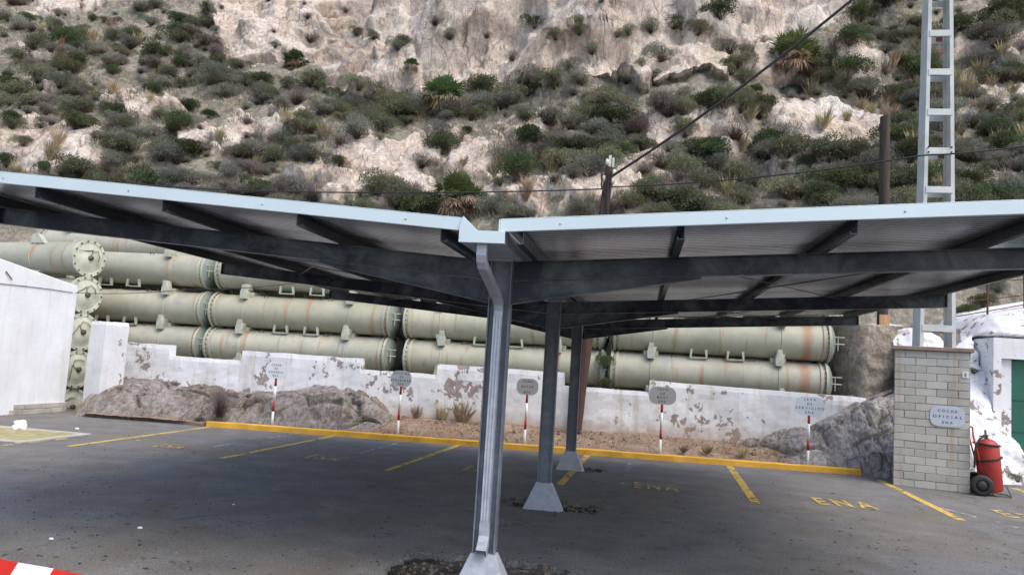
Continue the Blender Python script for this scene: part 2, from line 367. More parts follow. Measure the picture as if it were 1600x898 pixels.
def tag(o, label=None, cat=None, group=None, kind=None):
    for k, v in (('label', label), ('category', cat), ('group', group), ('kind', kind)):
        if v: o[k] = v
    return o
def empty(name, loc=(0, 0, 0), rz=0, **kw):
    o = bpy.data.objects.new(name, None); COL.objects.link(o); o.location = loc; o.rotation_euler = (0, 0, rz); o.empty_display_size = .2
    return tag(o, **kw)
def copy_tree(o, parent=None):
    c = o.copy(); COL.objects.link(c)
    if parent: c.parent = parent
    for ch in list(o.children): copy_tree(ch, c)
    return c
def text_mesh(body, name, mat, size_x, size_y, loc, rot, parent=None, thick=.002, spacing=1.3):
    cu_ = bpy.data.curves.new('t', 'FONT'); cu_.body = body; cu_.align_x = 'CENTER'; cu_.align_y = 'CENTER'; cu_.space_character = spacing; cu_.extrude = 0
    cu_.offset = .022
    to = bpy.data.objects.new('t', cu_); COL.objects.link(to)
    bpy.context.view_layer.update(); dg = bpy.context.evaluated_depsgraph_get()
    me = bpy.data.meshes.new_from_object(to.evaluated_get(dg)); bpy.data.objects.remove(to)
    xs = [v.co.x for v in me.vertices]; ys = [v.co.y for v in me.vertices]
    mx, my = (max(xs)+min(xs))/2, (max(ys)+min(ys))/2; sx = size_x/(max(xs)-min(xs)); sy = size_y/(max(ys)-min(ys))
    rm = rot.to_4x4()
    for v in me.vertices: v.co = rm@Vector(((v.co.x-mx)*sx, (v.co.y-my)*sy, 0))+Vector(loc)
    me.materials.clear(); me.materials.append(mat); me.name = name
    o = bpy.data.objects.new(name, me); COL.objects.link(o)
    if parent: o.parent = parent
    return o

# vectorised value noise
_T = rng.random((256, 256)).astype(np.float32)
def vn(x, y, seed=0):
    x = x+seed*17.31; y = y+seed*9.77
    xi = np.floor(x).astype(int); yi = np.floor(y).astype(int); fx = x-xi; fy = y-yi
    fx = fx*fx*fx*(fx*(fx*6-15)+10); fy = fy*fy*fy*(fy*(fy*6-15)+10)
    a = _T[xi % 256, yi % 256]; b = _T[(xi+1) % 256, yi % 256]; c = _T[xi % 256, (yi+1) % 256]; d = _T[(xi+1) % 256, (yi+1) % 256]
    return (a*(1-fx)+b*fx)*(1-fy)+(c*(1-fx)+d*fx)*fy
def fbm(x, y, oct=5, seed=0, gain=.5, ridge=False):
    s = 0; a = 1; tot = 0
    for k in range(oct):
        n = vn(x*2**k*1.03, y*2**k*1.03, seed+k*3)
        if ridge: n = 1-abs(2*n-1)
        s = s+a*n; tot += a; a *= gain
    return s/tot
def ss(a, b, x):
    t = np.clip((x-a)/(b-a), 0, 1); return t*t*(3-2*t)
def cells(x, y, seed=0):
    # Worley: returns (F1, F2, cell value)
    xi = np.floor(x).astype(int); yi = np.floor(y).astype(int)
    f1 = np.full(x.shape, 9.); f2 = np.full(x.shape, 9.); cv = np.zeros(x.shape)
    for i in (-1, 0, 1):
        for j in (-1, 0, 1):
            cx_ = xi+i; cy_ = yi+j
            h1 = _T[(cx_+seed*7) % 256, (cy_+seed*3) % 256]; h2 = _T[(cx_+91+seed) % 256, (cy_+37) % 256]
            d = np.hypot(cx_+h1-x, cy_+h2-y); val = _T[(cx_+13) % 256, (cy_+171+seed) % 256]
            new = d < f1
            f2 = np.where(new, f1, np.minimum(f2, d)); cv = np.where(new, val, cv); f1 = np.where(new, d, f1)
    return f1, f2, cv

def facets(x, y, seed=0, tilt=.9, step=1.):
    """Broken planes: every cell of a Worley pattern is a flat face with its own height and tilt."""
    xi = np.floor(x).astype(int); yi = np.floor(y).astype(int)
    f1 = np.full(x.shape, 9.); f2 = np.full(x.shape, 9.); hh = np.zeros(x.shape); h2_ = np.zeros(x.shape)
    for i in (-1, 0, 1):
        for j in (-1, 0, 1):
            a = xi+i; b = yi+j
            dx = x-(a+_T[(a+seed*7) % 256, (b+seed*3) % 256]); dy = y-(b+_T[(a+91+seed) % 256, (b+37) % 256])
            d = np.hypot(dx, dy)
            pl = step*(_T[(a+13) % 256, (b+171+seed) % 256]-.5)+tilt*((_T[(a+57) % 256, (b+5+seed) % 256]-.5)*dx+(_T[(a+201+seed) % 256, (b+77) % 256]-.35)*dy)
            new = d < f1; sec = (~new) & (d < f2)
            h2_ = np.where(new, hh, np.where(sec, pl, h2_)); f2 = np.where(new, f1, np.where(sec, d, f2))
            hh = np.where(new, pl, hh); f1 = np.where(new, d, f1)
    k = .5*ss(.10, 0, f2-f1)
    return hh*(1-k)+h2_*k, f2-f1
# ================================================================== SETTING
# hillside ----------------------------------------------------------
def hill_base(x, y):
    z = 2.4+1.15*(np.clip(y, 18.6, 21)-18.6)+.93*np.maximum(y-21, 0)
    z = z-ss(18.9, 18.6, y)*2.4
    cm = ss(-11.4, -10.0, x+.5*np.sin(y*.9))*ss(13.5, 9.5, x)
    yc = 27.6+.5*np.sin(x*.5)+.35*np.sin(x*1.3+1)+ss(1, 11, x)*1.6-.4*ss(-4, -10, x)
    return z+cm*9.5*ss(-.3, 6.5, y-yc)
# bare rock zones of the hillside, as centres and half sizes seen in the photograph
ZONES = [(75, 238, 95, 32), (25, 215, 40, 14), (235, 165, 60, 13), (340, 205, 65, 14), (440, 190, 45, 12), (590, 245, 65, 32), (650, 235, 40, 22),
         (745, 245, 55, 26), (830, 208, 45, 14), (1055, 220, 55, 16), (1110, 200, 40, 16), (1297, 195, 95, 42), (1345, 98, 45, 24), (1195, 112, 40, 24),
         (830, 312, 95, 26), (940, 305, 60, 26), (1010, 272, 60, 20), (1250, 272, 60, 14), (540, 288, 55, 16), (130, 10, 90, 15), (75, 95, 38, 14), (60, 140, 30, 12),
         (1545, 172, 60, 18), (1560, 95, 70, 12), (700, 210, 30, 12), (480, 268, 40, 12), (1130, 235, 40, 14), (1410, 270, 40, 16), (640, 280, 40, 20), (290, 215, 40, 12)]
CLIFF = [(350, 95), (335, 55), (372, -60), (1345, -60), (1330, 20), (1290, 45), (1180, 78), (1135, 95), (1125, 150), (1065, 150), (1000, 165), (960, 140), (880, 128), (760, 128), (690, 142), (560, 140), (515, 132), (480, 92), (440, 105)]
def in_poly(px, py, poly):
    ins = np.zeros(px.shape, bool); n = len(poly)
    for i in range(n):
        x1, y1 = poly[i]; x2, y2 = poly[(i+1) % n]
        c = ((y1 > py) != (y2 > py)) & (px < (x2-x1)*(py-y1)/(y2-y1+1e-9)+x1); ins ^= c
    return ins
def zone_bare(px, py):
    e = np.full(px.shape, 9.)
    for cx_, cy_, rx, ry in ZONES: e = np.minimum(e, np.hypot((px-cx_)/rx, (py-cy_)/ry))
    return ss(1.25, .75, e)
na, nr = 900, 640; YFAR = 62
ta = np.linspace(-1.02, .80, na); tr = 18.55*np.exp(np.linspace(0, 1, nr)**1.25*math.log(YFAR/18.55))
TA, YY = np.meshgrid(ta, tr); XX = TA*(YY+3)+CX
ZZ = hill_base(XX, YY)
SS = .72*ZZ+.69*YY
px_, py_ = project(np.stack([XX, YY, ZZ], -1))
wob = fbm(XX*.8, SS*.8, 4, 5)-.5; wob2 = fbm(XX*.8, SS*.8, 4, 15)-.5
bare = zone_bare(px_+wob*90, py_+wob2*55); cl = ss(.3, .7, in_poly(px_+wob*50, py_+wob2*40, CLIFF).astype(float))
rocky = np.maximum(bare, cl)
amp = np.clip((YY-18.55)/2.2, 0.1, 1)
ca, sa = math.cos(.55), math.sin(.55)                  # strata dip across the face
U = XX*ca+SS*sa; W_ = -XX*sa+SS*ca
k1, e1 = facets(U*.33+.35*wob, W_*.55+.35*wob2, 1, 1.1, .8)
k2, e2 = facets(U*.85+.5*wob2, W_*1.5+.5*wob, 4, 1.0, .7)
k3, e3 = facets(U*2.2+.5*wob, W_*3.6+.5*wob2, 8, .9, .6)
k4, e4 = facets(U*5.5+.9*wob, W_*8+.9*wob2, 15, .8, .6)
D = (fbm(XX*.14, SS*.14, 4, 9)-.5)*2.2+(fbm(XX*.45, SS*.45, 3, 22)-.5)*.45
rock = (.75-.5*bare)*k1+(.34-.10*bare)*k2+.15*k3+.06*k4+.25+.22*bare-.10*ss(.05, 0, e2)*ss(.45, .6, fbm(XX*.5, SS*.5, 3, 61))
D = D+rocky*rock*(1+.3*cl)+(1-rocky)*(.16*k2+.10*k3+.05*k4+.25*(fbm(XX*1.6, SS*1.6, 4, 3)-.5))
D = D+cl*((fbm(U*.16, W_*.32, 4, 21, .45)-.5)*2.2-.35*ss(.62, .72, fbm(XX*.55, SS*.3, 3, 33, .5)))
D = D*amp
YY2 = YY-D*(.62+.2*cl); ZZ = ZZ+D*(.72-.3*cl)
me = bpy.data.meshes.new('hillside')
V = np.stack([XX, YY2, ZZ], -1).reshape(-1, 3)
idx = np.arange(na*nr).reshape(nr, na)
Q = np.stack([idx[:-1, :-1], idx[:-1, 1:], idx[1:, 1:], idx[1:, :-1]], -1).reshape(-1, 4)
me.vertices.add(len(V)); me.vertices.foreach_set('co', V.ravel()); me.loops.add(len(Q)*4); me.loops.foreach_set('vertex_index', Q.ravel())
me.polygons.add(len(Q)); me.polygons.foreach_set('loop_start', np.arange(len(Q))*4); me.polygons.foreach_set('use_smooth', np.ones(len(Q), bool)); me.update(calc_edges=True); me.validate()
at = me.attributes.new('soil', 'FLOAT', 'POINT')
slope_soil = np.clip(1-rocky, 0, 1)*(.34+.9*fbm(XX*.5, SS*.5, 4, 40))
at.data.foreach_set('value', slope_soil.ravel().astype(np.float32))
me.materials.append(M['hill'])
hill = bpy.data.objects.new('hillside', me); COL.objects.link(hill); tag(hill, kind='structure')
from mathutils.bvhtree import BVHTree
TREE = BVHTree.FromPolygons(V.tolist(), Q.tolist())
def hit(px, py):
    return TREE.ray_cast(Vector(CAMP), Vector(ray(px, py)).normalized())[0]

# asphalt yard with the three pits the column feet stand in -----------
def blob(cx_, cy_, rx, ry, n=30, seed=0, jit=.12, sq=.6):
    rr = random.Random(seed); pts = []
    for k in range(n):
        a = 2*math.pi*k/n; c_, s_ = math.cos(a), math.sin(a)
        e = (abs(c_)**(2/sq**.0001)+abs(s_)**2)**-.5
        sqf = 1/max(abs(c_), abs(s_))**.6
        q = sqf*(1+rr.uniform(-jit, jit)); pts.append((cx_+rx*c_*q*.9, cy_+ry*s_*q*.9))
    return pts
CY = [5.5, 8.94, 12.38]
PC = [(-.14, 6.0, .80, .56), (.10, 9.15, .60, .36), (.14, 12.5, .42, .30)]
PITS = [blob(*PC[0], 60, 1, .05), blob(*PC[1], 60, 2, .09), blob(*PC[2], 50, 3, .1)]
bm = bmesh.new()
def loop(pts, z=0):
    vv = [bm.verts.new((x, y, z)) for x, y in pts]; return vv, [bm.edges.new((vv[i], vv[(i+1) % len(vv)])) for i in range(len(vv))]
outer = [(-60, -60), (60, -60), (60, 15.6), (8, 15.6), (-9.9, 15.0), (-11.2, 15.15), (-60, 15.15)]
edges = loop(outer)[1]; holes = []
for p in PITS:
    vv, ee = loop(p); edges += ee; holes.append((vv, p))
bmesh.ops.triangle_fill(bm, use_beauty=True, use_dissolve=False, edges=edges)
for vv, p in holes:
    low = [bm.verts.new((x*.99+.01*p[0][0], y, -.10)) for x, y in p]
    for i in range(len(vv)): bm.faces.new((vv[i], vv[(i+1) % len(vv)], low[(i+1) % len(vv)], low[i]))
bmesh.ops.recalc_face_normals(bm, faces=bm.faces)
me = bpy.data.meshes.new('asphalt_ground'); bm.to_mesh(me); bm.free(); me.materials.append(M['asphalt'])
o = bpy.data.objects.new('asphalt_ground', me); COL.objects.link(o); tag(o, kind='structure')
def sheet(name, x0, x1, y0, y1, zf, nx, ny, mat, kind='structure'):
    mb = MB(); vs_ = []
    for j in range(ny+1):
        for i in range(nx+1):
            x = x0+(x1-x0)*i/nx
            ya = y0(x) if callable(y0) else y0; yb = y1(x) if callable(y1) else y1
            y = ya+(yb-ya)*j/ny; vs_.append((x, y, zf(x, y, j/ny)))
    mb.add(vs_, [(j*(nx+1)+i, j*(nx+1)+i+1, (j+1)*(nx+1)+i+1, (j+1)*(nx+1)+i) for j in range(ny) for i in range(nx)], 0, True)
    o = mb.build(name, mat); tag(o, kind=kind); return o
def n3(x, y, z, s): return mnoise.fractal(Vector((x*s, y*s, z*s)), .9, 2.1, 5)
for i, p in enumerate(PITS):
    cx_ = sum(q[0] for q in p)/len(p); cy_ = sum(q[1] for q in p)/len(p)
    sheet('pit_soil', cx_-.95, cx_+.95, cy_-.62, cy_+.62, lambda x, y, v: -.05+.018*n3(x, y, 0, 9), 60, 40, M['pit'])
def kerb_y(x): return 14.02+(x+7.28)*(.82/12.22)
sheet('dirt_verge', -9.95, 5.6, lambda x: kerb_y(x)+.05, lambda x: 16.02, lambda x, y, v: .075+.24*ss(0, .9, v)+.07*n3(x, y, 0, 1.3)*(.15+v)+.012*n3(x, y, 3, 9), 260, 34, M['dirt'])
sheet('yard_ground', -40, 12, lambda x: 15.1+1.0*float(ss(-11.3, -10.9, x)), 18.8, lambda x, y, v: -.43+.76*float(ss(-11.2, -10.7, x)), 200, 6, M['dirt'])
sheet('far_ground', -60, 60, 15.4, 79, lambda x, y, v: -.6, 4, 4, M['dirt'])

# painted markings ----------------------------------------------------
def ground_poly(name, pts, mat, label, cat='road marking', group=None, z=.004):
    mb = MB(); mb.add([(p[0], p[1], z) for p in pts], [tuple(range(len(pts)))])
    return tag(mb.build(name, mat), label, cat, group)
def stripe(a, b, wdt, mat, label, group=None, z=.004):
    A, B = G(*a), G(*b); d = (B-A).normalized(); n = Vector((-d.y, d.x, 0))*wdt/2
    return ground_poly('bay_line', [A+n, A-n, B-n, B+n], mat, label, 'bay line', group, z)
LG = 'yellow parking bay lines'
stripe((326, 667), (107, 697), .10, M['yellow'], 'long yellow bay line running from the left end of the yellow kerb', LG)
stripe((520, 681), (345, 716), .10, M['yellow'], 'yellow bay line ending at the kerb between the guard and security signs', LG)
stripe((718, 695), (603, 735), .10, M['yellow'], 'yellow bay line just left of the nearest carport column', LG)
stripe((918, 711), (875, 757), .11, M['yellow'], 'yellow bay line beginning at the farthest carport column foot', LG)
stripe((1140, 728), (1181, 786), .12, M['yellow'], 'yellow bay line in front of the fourth pole sign from the left', LG)
stripe((1375, 750), (1503, 813), .12, M['yellow'], 'yellow bay line beginning beside the brick pillar foot', LG)
stripe((1583, 762), (1640, 782), .12, M['yellow'], 'short yellow bay line at right edge past the extinguisher', LG)
stripe((-40, 700), (105, 685), .09, M['yellow_faded'], 'faded ochre line beside the concrete drain cover', LG)
WG = 'old faded white bay lines'
stripe((478, 675), (330, 698), .06, M['white_faded'], 'thin faded white line next to the leftmost ground letters', WG, .003)
stripe((640, 687), (520, 719), .06, M['white_faded'], 'thin faded white line near the security sign bay', WG, .003)
stripe((1440, 786), (1600, 826), .08, M['white_faded'], 'faded white line crossing the yellow line at right', WG, .003)
stripe((985, 722), (970, 760), .07, M['white_faded'], 'faded white line between the second and third ground letters', WG, .003)
stripe((215, 688), (262, 683), .10, M['white_faded'], 'short pale dash beside the long left yellow line', WG, .003)
flat = Matrix.Identity(3)
TG = 'yellow ENA letters painted on the asphalt'
for (px, py, wpx, hpx, mt, lab) in [(269, 697, 64, 6, 'yellow_faded', 'worn yellow ENA letters in the leftmost bay'),
        (508, 715, 66, 7, 'yellow_faded', 'worn yellow ENA letters in the bay of the security sign'),
        (757, 733, 66, 8, 'yellow_faded', 'yellow ENA letters half hidden behind the nearest column'),
        (1025, 760, 68, 9, 'yellow_faded', 'rubbed yellow ENA letters right of the middle column'),
        (1319, 786, 80, 10, 'yellow', 'clear yellow ENA letters in front of the brick pillar'),
        (1612, 806, 80, 10, 'yellow_faded', 'yellow ENA letters cut off by the right edge')]:
    c = G(px, py); wx = abs(G(px+wpx/2, py).x-G(px-wpx/2, py).x); hy = G(px, py-hpx/2).y-G(px, py+hpx/2).y
    o = text_mesh('ENA', 'ground_letters', M[mt], wx, hy, (0, 0, 0), flat, spacing=1.45)
    o.location = (c.x, c.y, .006); tag(o, lab, 'ground lettering', TG)

# ================================================================== STRUCTURES
# kerb
def strip_kerb(name, x0, x1, h, wd, mat, label, n, yf=kerb_y):
    mb = MB(); rr = random.Random(3); prof = [(0, 0), (0, h-.012), (.012, h), (wd-.012, h), (wd, h-.012), (wd, 0)]; vs_ = []
    for i in range(n+1):
        x = x0+(x1-x0)*i/n
        for k, (dy, dz) in enumerate(prof):
            j = .006*mnoise.noise(Vector((x*5, k*3.1, 0)))+.008*mnoise.noise(Vector((x*1.3, k, 5)))
            vs_.append((x, yf(x)+dy+j, dz+(j if dz > 0 else 0)))
    m = len(prof); fs = [(i*m+k, i*m+k+1, (i+1)*m+k+1, (i+1)*m+k) for i in range(n) for k in range(m-1)]
    fs += [tuple(range(m)), tuple(range((n+1)*m-1, n*m-1, -1))]
    mb.add(vs_, fs); return tag(mb.build(name, mat), label, 'kerb')
strip_kerb('yellow_kerb', -7.28, 5.0, .105, .14, M['kerb'], 'long low kerb painted yellow along the back of the bays', 180)
strip_kerb('old_kerb', -9.95, -7.32, .07, .16, M['kerb_old'], 'low unpainted brown kerb beside the white gate pillar', 40, lambda x: 14.55-.22*(x+9.95))

# white low wall with stepped top
def wall_step():
    Y0, Y1 = 15.9, 16.15
    xs = [FY(px, py, Y0).x for px, py in [(265, 545), (378, 555), (563, 570), (683, 580), (880, 594), (1015, 604)]]
    hi, lo = [1.52, 1.50, 1.48, 1.42], [1.28, 1.25, 1.19]
    outline = [(-10.9, -.1)]
    tops = [(-10.9, hi[0]), (xs[0], hi[0]), (xs[0]+.01, lo[0]), (xs[1]-.01, lo[0]-.01), (xs[1], hi[1]), (xs[2], hi[1]-.01), (xs[2]+.01, lo[1]+.01), (xs[3]-.01, lo[1]), (xs[3], hi[2]), (xs[4], hi[2]-.01), (xs[4]+.01, lo[2]+.01), (xs[5]-.01, lo[2]), (xs[5], hi[3]), (5.35, 1.36)]
    # resample with fine columns and rows so the render coat can be uneven
    mb = MB(); cols = []; X = []
    for (a, za), (b, zb) in zip(tops[:-1], tops[1:]):
        n = max(1, int((b-a)/.09))
        for k in range(n): X.append((a+(b-a)*k/n, za+(zb-za)*k/n))
    X.append(tops[-1]); nz = 16; vs_ = []
    for x, zt in X:
        zt2 = zt+.012*mnoise.noise(Vector((x*2.3, 0, 0)))
        for k in range(nz+1):
            z = -.1+(zt2+.1)*k/nz; vs_.append((x, Y0+.022*n3(x, 0, z, 1.6)+.006*n3(x, 1, z, 7)+(.018 if k == nz else 0), z))
        vs_.append((x, Y1, zt2)); vs_.append((x, Y1, -.1))
    m = nz+3; mb.add(vs_, [(i*m+k, (i+1)*m+k, (i+1)*m+k+1, i*m+k+1) for i in range(len(X)-1) for k in range(m-1)], 0, False)
    mb.add(vs_[:m], [tuple(range(m))]); mb.add(vs_[-m:], [tuple(range(m))])
    return tag(mb.build('low_wall', M['wallpaint']), 'low whitewashed wall with stepped top and peeling paint in front of pipes', 'wall')
wall_step()

# rock mounds ---------------------------------------------------------
def mound(name, label, x0, x1, yf, yb, ztop, mat, nx=150, ny=60, seed=0, amp_=.12, z0=.0, fr=2.0):
    mb = MB(); vs_ = []
    for j in range(ny+1):
        v = j/ny
        for i in range(nx+1):
            u = i/nx; x = x0+(x1-x0)*u; zt = ztop(x)
            yy = yf(x)+(yb-yf(x))*v
            e = math.sin(min(1, v*1.25)*math.pi/2)**.62
            z = z0+(zt-z0)*e
            wx = .25*mnoise.noise(Vector((x*2, yy, z*2+seed)))
            q = Vector(((x+wx)*.95+.5*z+seed, yy*1.2, (z+wx)*1.7-.35*x))
            c1 = mnoise.voronoi(q)[0]; c2 = mnoise.voronoi(q*2.6)[0]
            crk = min(1., (c1[1]-c1[0])*7); crk2 = min(1., (c2[1]-c2[0])*5)
            cellv = mnoise.cell(mnoise.voronoi(q)[1][0]*7.3)
            d = amp_*(n3(x+seed, yy, z, fr*.6)*1.1+.9*cellv)+.03*n3(x, yy, z, 6)-(1-crk)*.11-(1-crk2)*.035
            edge = min(1, v*6)*min(1, u*8)*min(1, (1-u)*8)
            vs_.append((x+.3*d*edge, yy-.9*d*edge, z+(d*.7)*edge))
    mb.add(vs_, [(j*(nx+1)+i, j*(nx+1)+i+1, (j+1)*(nx+1)+i+1, (j+1)*(nx+1)+i) for j in range(ny) for i in range(nx)], 0, True)
    return tag(mb.build(name, mat), label, 'rock')
def interp(pts):
    xs, zs = zip(*pts); return lambda x: float(np.interp(x, xs, zs))
mound('rock_outcrop', 'long grey cracked rock outcrop below the white wall at left', -10.2, -3.85, lambda x: kerb_y(x)+.2+.25*ss(-5.2, -3.9, x), 15.98,
      interp([(-10.2, .72), (-9.6, .78), (-9.2, .70), (-8.3, .72), (-7.4, .64), (-6.6, .66), (-6.0, .86), (-5.5, .92), (-4.9, .80), (-4.4, .58), (-4.1, .32), (-3.85, .15)]), M['rock_left'], 260, 70, 3.3)
mound('rock_outcrop', 'rough grey brown rock outcrop between the last sign and brick pillar', 2.0, 6.9, lambda x: 14.95+.1*math.sin(x*3)-.2*float(ss(4.6, 5.4, x))+.75*float(ss(4.2, 2.6, x)), 16.9,
      interp([(2.0, .2), (2.5, .33), (2.9, .42), (3.4, .56), (3.8, .70), (4.3, .90), (4.8, 1.16), (5.1, 1.36), (5.5, 1.3), (6.0, 1.5), (6.9, 1.4)]), M['rock_dark'], 200, 80, 9.1, .16)
# stained rock face behind the pillar, closing the pipe yard on the right
def face_block():
    mb = MB(); nx, nz = 90, 80; vs_ = []
    x0, x1 = FY(1305, 560, 17.0).x, 7.4
    for k in range(nz+1):
        v = k/nz
        for i in range(nx+1):
            u = i/nx; x = x0+(x1-x0)*u
            zt = 2.86+.05*n3(x, 2, 0, 1.5)
            z = zt*min(1, v/.8); y = 16.9+.12*n3(x, 0, z, 1.1)+.04*n3(x, 4, z, 4)
            if v > .8: y += (v-.8)/.2*2.2
            if u < .25: y += (1-u/.25)**2*1.2
            vs_.append((x+.05*n3(1, x, z, 2), y, z))
    mb.add(vs_, [(j*(nx+1)+i, j*(nx+1)+i+1, (j+1)*(nx+1)+i+1, (j+1)*(nx+1)+i) for j in range(nz) for i in range(nx)], 0, True)
    return tag(mb.build('stained_rock', M['rock_face']), 'tall stained grey and ochre rock at the right end of the pipes', 'rock')
face_block()
# whitewashed rock
DX, ZD = FY(1578, 600, 15.9).x, FY(1592, 566, 16.0).z
def white_rock():
    mb = MB(); nx, nz = 150, 90; vs_ = []; Y0 = 15.9
    top = [FY(px, py, 16.9) for px, py in [(1405, 512), (1440, 512), (1470, 528), (1485, 545), (1500, 534), (1520, 525), (1540, 505), (1560, 494), (1600, 486), (1700, 470), (1900, 450)]]
    tz = interp([(p.x, p.z) for p in top])
    for k in range(nz+1):
        v = k/nz
        for i in range(nx+1):
            x = 6.1+(13-6.1)*i/nx; zt = tz(x)
            a = min(1, v/.82); z = zt*a
            y = Y0-.5+1.5*a**1.2+.16*n3(x, 0, z, .9)+.07*n3(x, 3, z, 3.2)
            if v > .82: y += (v-.82)/.18*2.3; z += (v-.82)*1.2
            y += 1.3*float(ss(DX-.12, DX+.10, x+.16*n3(5, 0, z, 1.4)-.30*max(0, 1.3-z)+.06*z))*float(ss(ZD+.55, ZD+.42, z))-.25*float(ss(.9, 0, z))*float(ss(DX, DX-.8, x))
            vs_.append((x, y, z))
    mb.add(vs_, [(j*(nx+1)+i, j*(nx+1)+i+1, (j+1)*(nx+1)+i+1, (j+1)*(nx+1)+i) for j in range(nz) for i in range(nx)], 0, True)
    return tag(mb.build('whitewashed_rock', M['rockpaint']), 'big bulging rock painted white behind the red extinguisher', 'rock')
WR = white_rock()
# masonry door surround and green door
def doorway():
    Yd = 16.05; Lx = FY(1563, 600, Yd).x; Dx = FY(1584, 600, Yd).x; zd = FY(1592, 566, Yd).z; zt = zd+.40
    e = empty('doorway', (Dx, Yd, 0), label='white masonry doorway with green metal door at the right edge', cat='doorway')
    def part(mb, n, m): 
        o = mb.build(n, m, e); o.matrix_parent_inverse = Matrix.Translation((-Dx, -Yd, 0)); return o
    mb = MB(); mb.box((Lx-.12, Yd, 0), (Lx+.02, Yd+.9, zt+.05)); mb.box((Lx+.022, Yd+.005, zd+.06), (Lx+2.0, Yd+.9, zt+.05)); mb.box((Lx+1.7, Yd, 0), (Lx+2.0, Yd+.9, zd+.058))
    part(mb, 'surround', M['rockpaint'])
    mb = MB(); mb.box((Lx+.021, Yd+.1, 0), (Dx, Yd+.5, zd+.058)); part(mb, 'reveal', M['rockpaint'])
    mb = MB(); mb.box((Dx+.002, Yd+.16, .02), (Lx+1.69, Yd+.2, zd+.05))
    for k in range(3): mb.box((Dx+.01, Yd+.145, .3+.6*k), (Lx+1.68, Yd+.159, .33+.6*k))
    part(mb, 'door', M['door'])
doorway()

# white shed at left
def shed():
    X = -10.9; a = FX(0, 403, X); c = FX(113, 443, X); yb = 14.6
    sl = (c.z-a.z)/(c.y-a.y); y0 = 9.0
    za = c.z+(y0-c.y)*sl; zb = c.z+(yb-c.y)*sl
    e = empty('white_shed', (X, yb, 0), label='white rendered shed with sloping roof edge at the left', cat='shed')
    def part(mb, n, m, bv=0):
        o = mb.build(n, m, e, bv); o.matrix_parent_inverse = Matrix.Translation((-X, -yb, 0)); return o
    mb = MB(); mb.prism([(y0, 0), (yb, 0), (yb, zb-.06), (yb-.05, zb), (y0, za)], 0, X, X-4.5); part(mb, 'wall', M['bldpaint'], .02)
    mb = MB(); rr = random.Random(5); y = FX(14, 640, X).y; yend = yb+.03
    h0 = .16
    row = 0
    for row in range(2):
        y_ = y+(.0 if row == 0 else .1)
        while y_ < yend-.05:
            wd = rr.uniform(.16, .34); y2 = min(y_+wd, yend); mb.box((X-.02, y_+.006, row*.105+.0), (X+.045+rr.uniform(-.006, .01), y2-.006, row*.105+.098)); y_ = y2
    part(mb, 'plinth', M['stone'], .008)
    mb = MB(); pts = [FX(px, py, X+.012) for px, py in [(-40, 440), (0, 443), (40, 447), (80, 452), (114, 457)]]
    mb.tube(pts, .006, 6); part(mb, 'cable', M['cable'])
    mb = MB(); p = FX(8, 424, X); p2 = FX(17, 437, X); mb.tube([p+Vector((.02, 0, 0)), p2+Vector((.03, 0, -.0))], .01, 6); part(mb, 'hook', M['rust'])
shed()
# white gate pillar
def gate_pillar():
    zt = FY(165, 502, 14.5).z
    mb = MB(); vs_ = []; c = [(-10.46, 14.55), (-10.01, 14.43), (-9.93, 15.06), (-10.38, 15.18)]; nz = 26
    ring = []
    for k in range(4):
        a, b = Vector(c[k]), Vector(c[(k+1) % 4])
        for q in range(8): ring.append(a.lerp(b, q/8))
    cx_, cy_ = -10.2, 14.8
    for k in range(nz+1):
        z = zt*k/nz; sh = .0 if k < nz else .03
        for p in ring:
            d = .012*n3(p.x, p.y, z, 2.5); vs_.append((p.x+(p.x-cx_)*(d-sh)*2, p.y+(p.y-cy_)*(d-sh)*2, z+(.02*n3(p.x, p.y, 9, 3) if k == nz else 0)))
    n = len(ring); fs = [(k*n+i, k*n+(i+1) % n, (k+1)*n+(i+1) % n, (k+1)*n+i) for k in range(nz) for i in range(n)]+[tuple(range(nz*n, nz*n+n))]
    mb.add(vs_, fs); return tag(mb.build('gate_pillar', M['pillarpaint']), 'chipped square white pillar beside the white shed', 'pillar')
gate_pillar()

